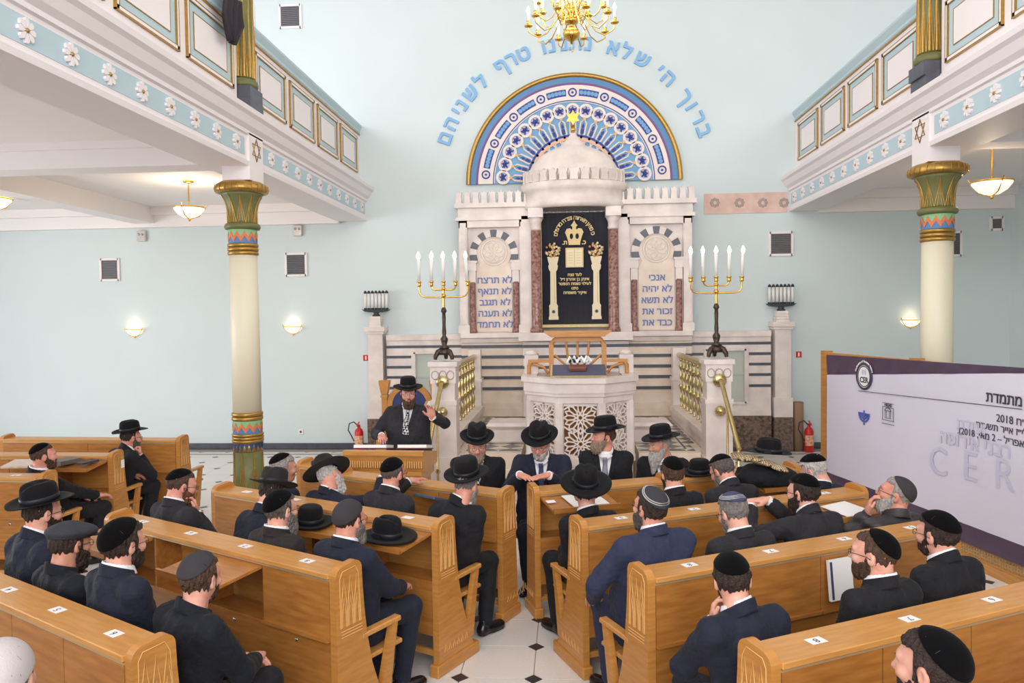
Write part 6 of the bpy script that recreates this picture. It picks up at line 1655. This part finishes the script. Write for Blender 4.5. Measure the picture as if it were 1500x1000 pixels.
person('grey haired man in blue and white knitted skullcap looking down', (1074, 752), 'R3', u=.46, rel=-38, pitch=22, gear='kippah', kcol='navy', kcut=.052, ktilt=.25, hair='grey', hstyle='full', beard='short', bcol='grey', suit='char', glasses='dark')
person('bearded man in glasses leaning folded arms on the pew ahead', (1176, 722), 'R3', u=.60, rel=-58, pitch=4, gear='kippah', kcut=.045, ktilt=.2, hair='dark', hstyle='full', beard='full', bcol='dark', suit='char', glasses='dark', arms=(((-.22, .44, 1.07), (.2, .95, .0), (0, 0, -1), 'flat'), ((-.06, .46, 1.09), (-.9, .4, 0), (0, 0, -1), 'flat')))
person('grey bearded man in puffer coat looking up, hand at mouth, before banner', (1312, 724), 'R3', u=.36, rel=-84, pitch=-14, gear='kippah', kcol='charcoal', kcut=.03, ktilt=.75, hair='ltgrey', hstyle='short', beard='full', bcol='white', suit='puffer', glasses='dark', skin=1, arms=('mouth', 'lap'))
person('man in navy suit and black skullcap resting cheek on his hand', (1072, 850), 'R4', u=.52, rel=-12, pitch=12, roll=-4, gear='kippah', kcut=.045, ktilt=.35, hair='dark', hstyle='full', beard='stubble', bcol='dark', suit='navy', arms=('cheek', 'lap'))
person('balding bearded man in glasses with black skullcap beside the wedged booklet', (1280, 812), 'R4', u=.40, wide=.95, rel=-72, pitch=0, gear='kippah', kcut=.048, ktilt=.75, hair='brown', hstyle='short', beard='short', bcol='brown', suit='black', glasses='dark', skin=0)
person('short haired man in big velvet skullcap and glasses at right, near pew end', (1372, 783), 'R4', u=.54, wide=.95, rel=-58, pitch=2, gear='kippah', kcut=.04, ktilt=.35, hair='dark', hstyle='full', beard='stubble', bcol='dark', suit='black', glasses='dark')
person('man in black skullcap cut off by the lower right frame corner', (1362, 978), 'R5', u=.42, rel=-68, pitch=2, gear='kippah', kcut=.045, ktilt=.75, hair='dark', hstyle='full', beard='stubble', bcol='dark', suit='black')
person('head in white skullcap cut off by the lower left frame corner', (2, 1002), 'L0', u=.36, rel=20, pitch=0, gear='kippah', kcol='white', kcut=.0, ktilt=.35, hair='grey', suit='char')
# --- speaker and the four who face the pews
person('standing speaker in black hat gesturing with raised hand behind the lectern', (598, 577), None, y=8.42, body=176, rel=178, pitch=2, u=.0, gear='hat', hat='round', hair='dark', hstyle='full', beard='full', bcol='brown', suit='char', skin=1, glasses='steel', stand=True, front=True, tie='dots', wide=1.12, fat=.004,
       arms=(((-.30, .34, 1.36), (.1, .35, 1), (.1, 1, .1), 'spread', (-1, .0, -.6)), ((.26, .28, 1.16), (-.2, 1, -.12), (0, 0, -1), 'relaxed')))
person('bearded man in black hat with patterned tie, leftmost of the four facing', (699, 652), None, y=6.88, body=178, rel=178, pitch=12, u=.16, gear='hat', hat='homburg', hair='ltgrey', beard='full', bcol='ash', suit='black', skin=1, glasses='steel', front=True, tie='dots', wide=1.05, arms=('lap', 'lap'))
person('man in navy suit and black hat folding hands on the pew top', (791, 650), None, y=6.70, body=182, rel=192, pitch=18, u=.28, gear='hat', hat='fedora', hair='white', beard='short', bcol='white', suit='navy', skin=1, glasses='steel', front=True, tie='dark', wide=1.08, arms=(((-.09, .60, 1.098), (.8, .55, -.03), (0, 0, -1), 'flat', (-.5, -.2, -.85)), ((.15, .60, 1.098), (-.6, .75, -.03), (0, 0, -1), 'flat', (.5, -.2, -.85))))
person('man in black hat with blond beard and grey tie, looking left', (884, 640), None, y=7.0, body=186, rel=-112, pitch=-6, u=.16, gear='hat', hat='round', hair='brown', beard='full', bcol='ash', suit='black', skin=1, front=True, tie='grey', arms=('lap', 'lap'), hattilt=-8)
person('white bearded man in black hat with striped tie, rightmost of the four', (967, 652), None, y=7.2, body=190, rel=-122, pitch=4, u=.16, gear='hat', hat='round', hair='ltgrey', beard='long', bcol='white', suit='black', skin=2, front=True, tie='stripe', arms=('lap', 'lap'))
bx0, bx1 = at_y(655, 650, 7.0).x, at_y(1010, 650, 7.0).x
g = empty('bench', ((bx0+bx1)/2, 7.13, 0), R(10)); tag(g, 'low wooden bench under the four hatted men facing the pews', 'bench')
hw = (bx1-bx0)/2
MB().box(-hw, hw, -.14, .20, .40, .445, bev=.008).build('seat', M_WOODH, g)
for x in (-hw+.1, 0, hw-.1): MB().box(x-.03, x+.03, -.10, .18, 0, .40).build('leg', M_WOOD, g)

# ------------------------------------------------------------------ things lying on the pews
def loose_hat(P, rz, kind, label, tilt=0, m=M_FELT):
    o = add_hat(None, Matrix.Translation(P) @ Matrix.Rotation(R(rz), 4, 'Z') @ Matrix.Rotation(R(tilt), 4, 'X'), kind, m)
    tag(o, label, 'hat', 'black hats laid on the pews'); return o
def lid_z(u): return .985+.116*u+.002
loose_hat(on_pew('L3', .27, -.20, .985), 60, 'wide', 'black felt hat lying on the open lid at the aisle', 3)
loose_hat(on_pew('L3', .98, -.20, .985), 30, 'round', 'black hat on the desk half hidden behind the large dark cap', 2)
p = at_plane(1016, 706, PEWS['R0']['O']+PEWS['R0']['f']*.09, PEWS['R0']['f']); 
loose_hat(Vector((p.x+.05, p.y+.0, 1.048)), -30, 'round', 'round crowned black hat on the front pew ledge beside the brown haired man')
# coat, scarf and hat heaped on the front pew
c0 = at_plane(1120, 697, PEWS['R0']['O']+PEWS['R0']['f']*-.20, PEWS['R0']['f'])
ax, G = grid((-.32, -.22, -.16), (.32, .22, .2), .014)
d = ell(G, (0, 0, 0), (.27, .16, .10)); d = smin(d, ell(G, (-.12, .02, .05), (.12, .12, .07)), .05); d = smin(d, ell(G, (.15, -.04, -.04), (.16, .15, .08)), .05); d = d-.018*wob(G, 22, 2)-.008*wob(G, 50, 4); d = np.maximum(np.maximum(d, -.055-G[2]), np.abs(G[1])-.165)
V, Q = surfnet(d, *ax); o = link('folded_coat', raw_mesh('folded_coat', [(V, Q, 0)], [SUITS['black']]), None, None, (c0.x, c0.y, 1.035), (0, 0, R(20))); tag(o, 'black coat heaped on the pew top near the banner', 'coat')
sc = MB(); vs = []
for i in range(13):
    t = i/12
    for j in range(5): vs.append((-.24+.36*t, -.13+.065*j-.1*t, .105+.02*math.sin(j*1.7+t*6)-.08*t*t))
sc.add(vs, [(i*5+j, i*5+j+1, i*5+6+j, i*5+5+j) for i in range(12) for j in range(4)], 0, True)
plaid = mat('plaid_wool', (214, 190, 146), .85); nt = plaid.node_tree; tcp = nt.nodes.new('ShaderNodeTexCoord'); bk_ = nt.nodes.new('ShaderNodeTexBrick'); bk_.inputs['Scale'].default_value = 26
bk_.inputs['Color1'].default_value = (*lin((216, 192, 150)), 1); bk_.inputs['Color2'].default_value = (*lin((196, 166, 122)), 1); bk_.inputs['Mortar'].default_value = (*lin((50, 44, 44)), 1); bk_.inputs['Mortar Size'].default_value = .06; bk_.offset = 0; bk_.inputs['Brick Width'].default_value = .5; bk_.inputs['Row Height'].default_value = .5
nt.links.new(tcp.outputs['Object'], bk_.inputs[0]); nt.links.new(bk_.outputs[0], nt.nodes['Principled BSDF'].inputs['Base Color'])
o = sc.build('plaid_scarf', plaid, None, (c0.x-.02, c0.y-.03, 1.112), (0, 0, R(10))); md = o.modifiers.new('s', 'SOLIDIFY'); md.thickness = .02; tag(o, 'beige plaid scarf draped over the heaped black coat', 'scarf')
loose_hat(Vector((c0.x+.05, c0.y+.06, 1.235)), 70, 'fedora', 'black hat resting on the heaped coat and plaid scarf', 4)
def sheet(key, along, u, w, l, label, rz=0, z=None, thick=.006, name='booklet', m=None):
    P = PEWS[key]; p = on_pew(key, along, u, (lid_z(u)+.006 if z is None else z+.004)+thick)
    o = MB().box(-w/2, w/2, -l/2, l/2, -thick, 0).build(name, m or M_PAPER, None, p, (0, 0, R(-P['h']+rz)))
    o.rotation_euler = Euler((math.atan(.116) if z is None else 0, 0, R(-P['h']+rz))); tag(o, label, 'booklet' if name == 'booklet' else name.split('_')[-1]); return o
o = sheet('R1', .37, -.17, .30, .26, 'white conference booklet with round emblem on the open lid', 4)
m = MB()
for r, w_ in ((.075, .006), (.06, .003)): m.tube([(r*math.cos(2*PI*k/30), r*math.sin(2*PI*k/30), .001) for k in range(30)], w_, 4, 0, True)
em = m.build('printed_emblem', mat('emblem_bronze', (96, 88, 82), .5), o); text('emblem_text', 'CER', .045, M_INK, em, (0, -.02, .0015), (0, 0, 0), .0004)
sheet('R1', .09, -.15, .07, .05, 'small white number card at the aisle corner of the lid', 0, name='paper_card')
sheet('L3', .62, -.14, .22, .02, 'thin pencil line strip on the aisle lid of the third left pew', 30, name='pencil_strip', m=M_DARK) if False else None
sheet('R2', 2.10, -.18, .28, .24, 'long white printed sheet on the open lid beside the folded arms', 10, name='paper_sheet')
sheet('F1', .80, -.185, .42, .25, 'old open book with cream pages on the side pew lid', 8, thick=.02, m=mat('aged_pages', (226, 210, 196), .7, var=.2, scale=20))
o = sheet('F1', .40, -.19, .20, .24, 'closed grey hardback book on the side pew lid', -14, z=.985, thick=.04, name='hardback_book', m=mat('grey_book_cover', (112, 100, 92), .5)); 
sheet('F1', .16, -.17, .10, .20, 'small dark notebook at the end of the side pew lid', -14, z=.985, thick=.02, name='pocket_notebook', m=mat('dark_book_cover', (62, 58, 60), .5))
p = on_pew('L4', .62, .05, 1.032); o = MB().box(-.12, .12, -.09, .09, 0, .025, bev=.004).build('prayer_book', mat('blue_grey_cover', (74, 92, 110), .5, var=.3, scale=12), None, on_pew('L4', .60, -.13, .96), (R(-18), 0, R(-35))); tag(o, 'blue grey prayer book at the edge of the front left pew', 'book')
# white booklet stuck upright behind the pew beside the balding man
pp = at_plane(1229, 847, PEWS['R3']['O']-PEWS['R3']['f']*.03, PEWS['R3']['f'])
o = empty('upright_booklet', (pp.x, pp.y, pp.z), R(27)); tag(o, 'white booklet standing against the pew back beside the balding man', 'booklet')
MB().box(-.09, .09, -.02, .0, -.12, .12).build('pages', M_PAPER, o, None, (R(-6), 0, 0)); MB().box(-.083, -.068, -.024, -.02, -.11, .11).build('cover_stripe', mat('booklet_navy', (70, 70, 104), .5), o, None, (R(-6), 0, 0))
MB().lathe([(.018, 0), (.026, 0), (.026, .002), (.018, .002)], 18).build('cover_emblem', M_INK, o, (-.03, -.022, -.09), (R(84), 0, 0))
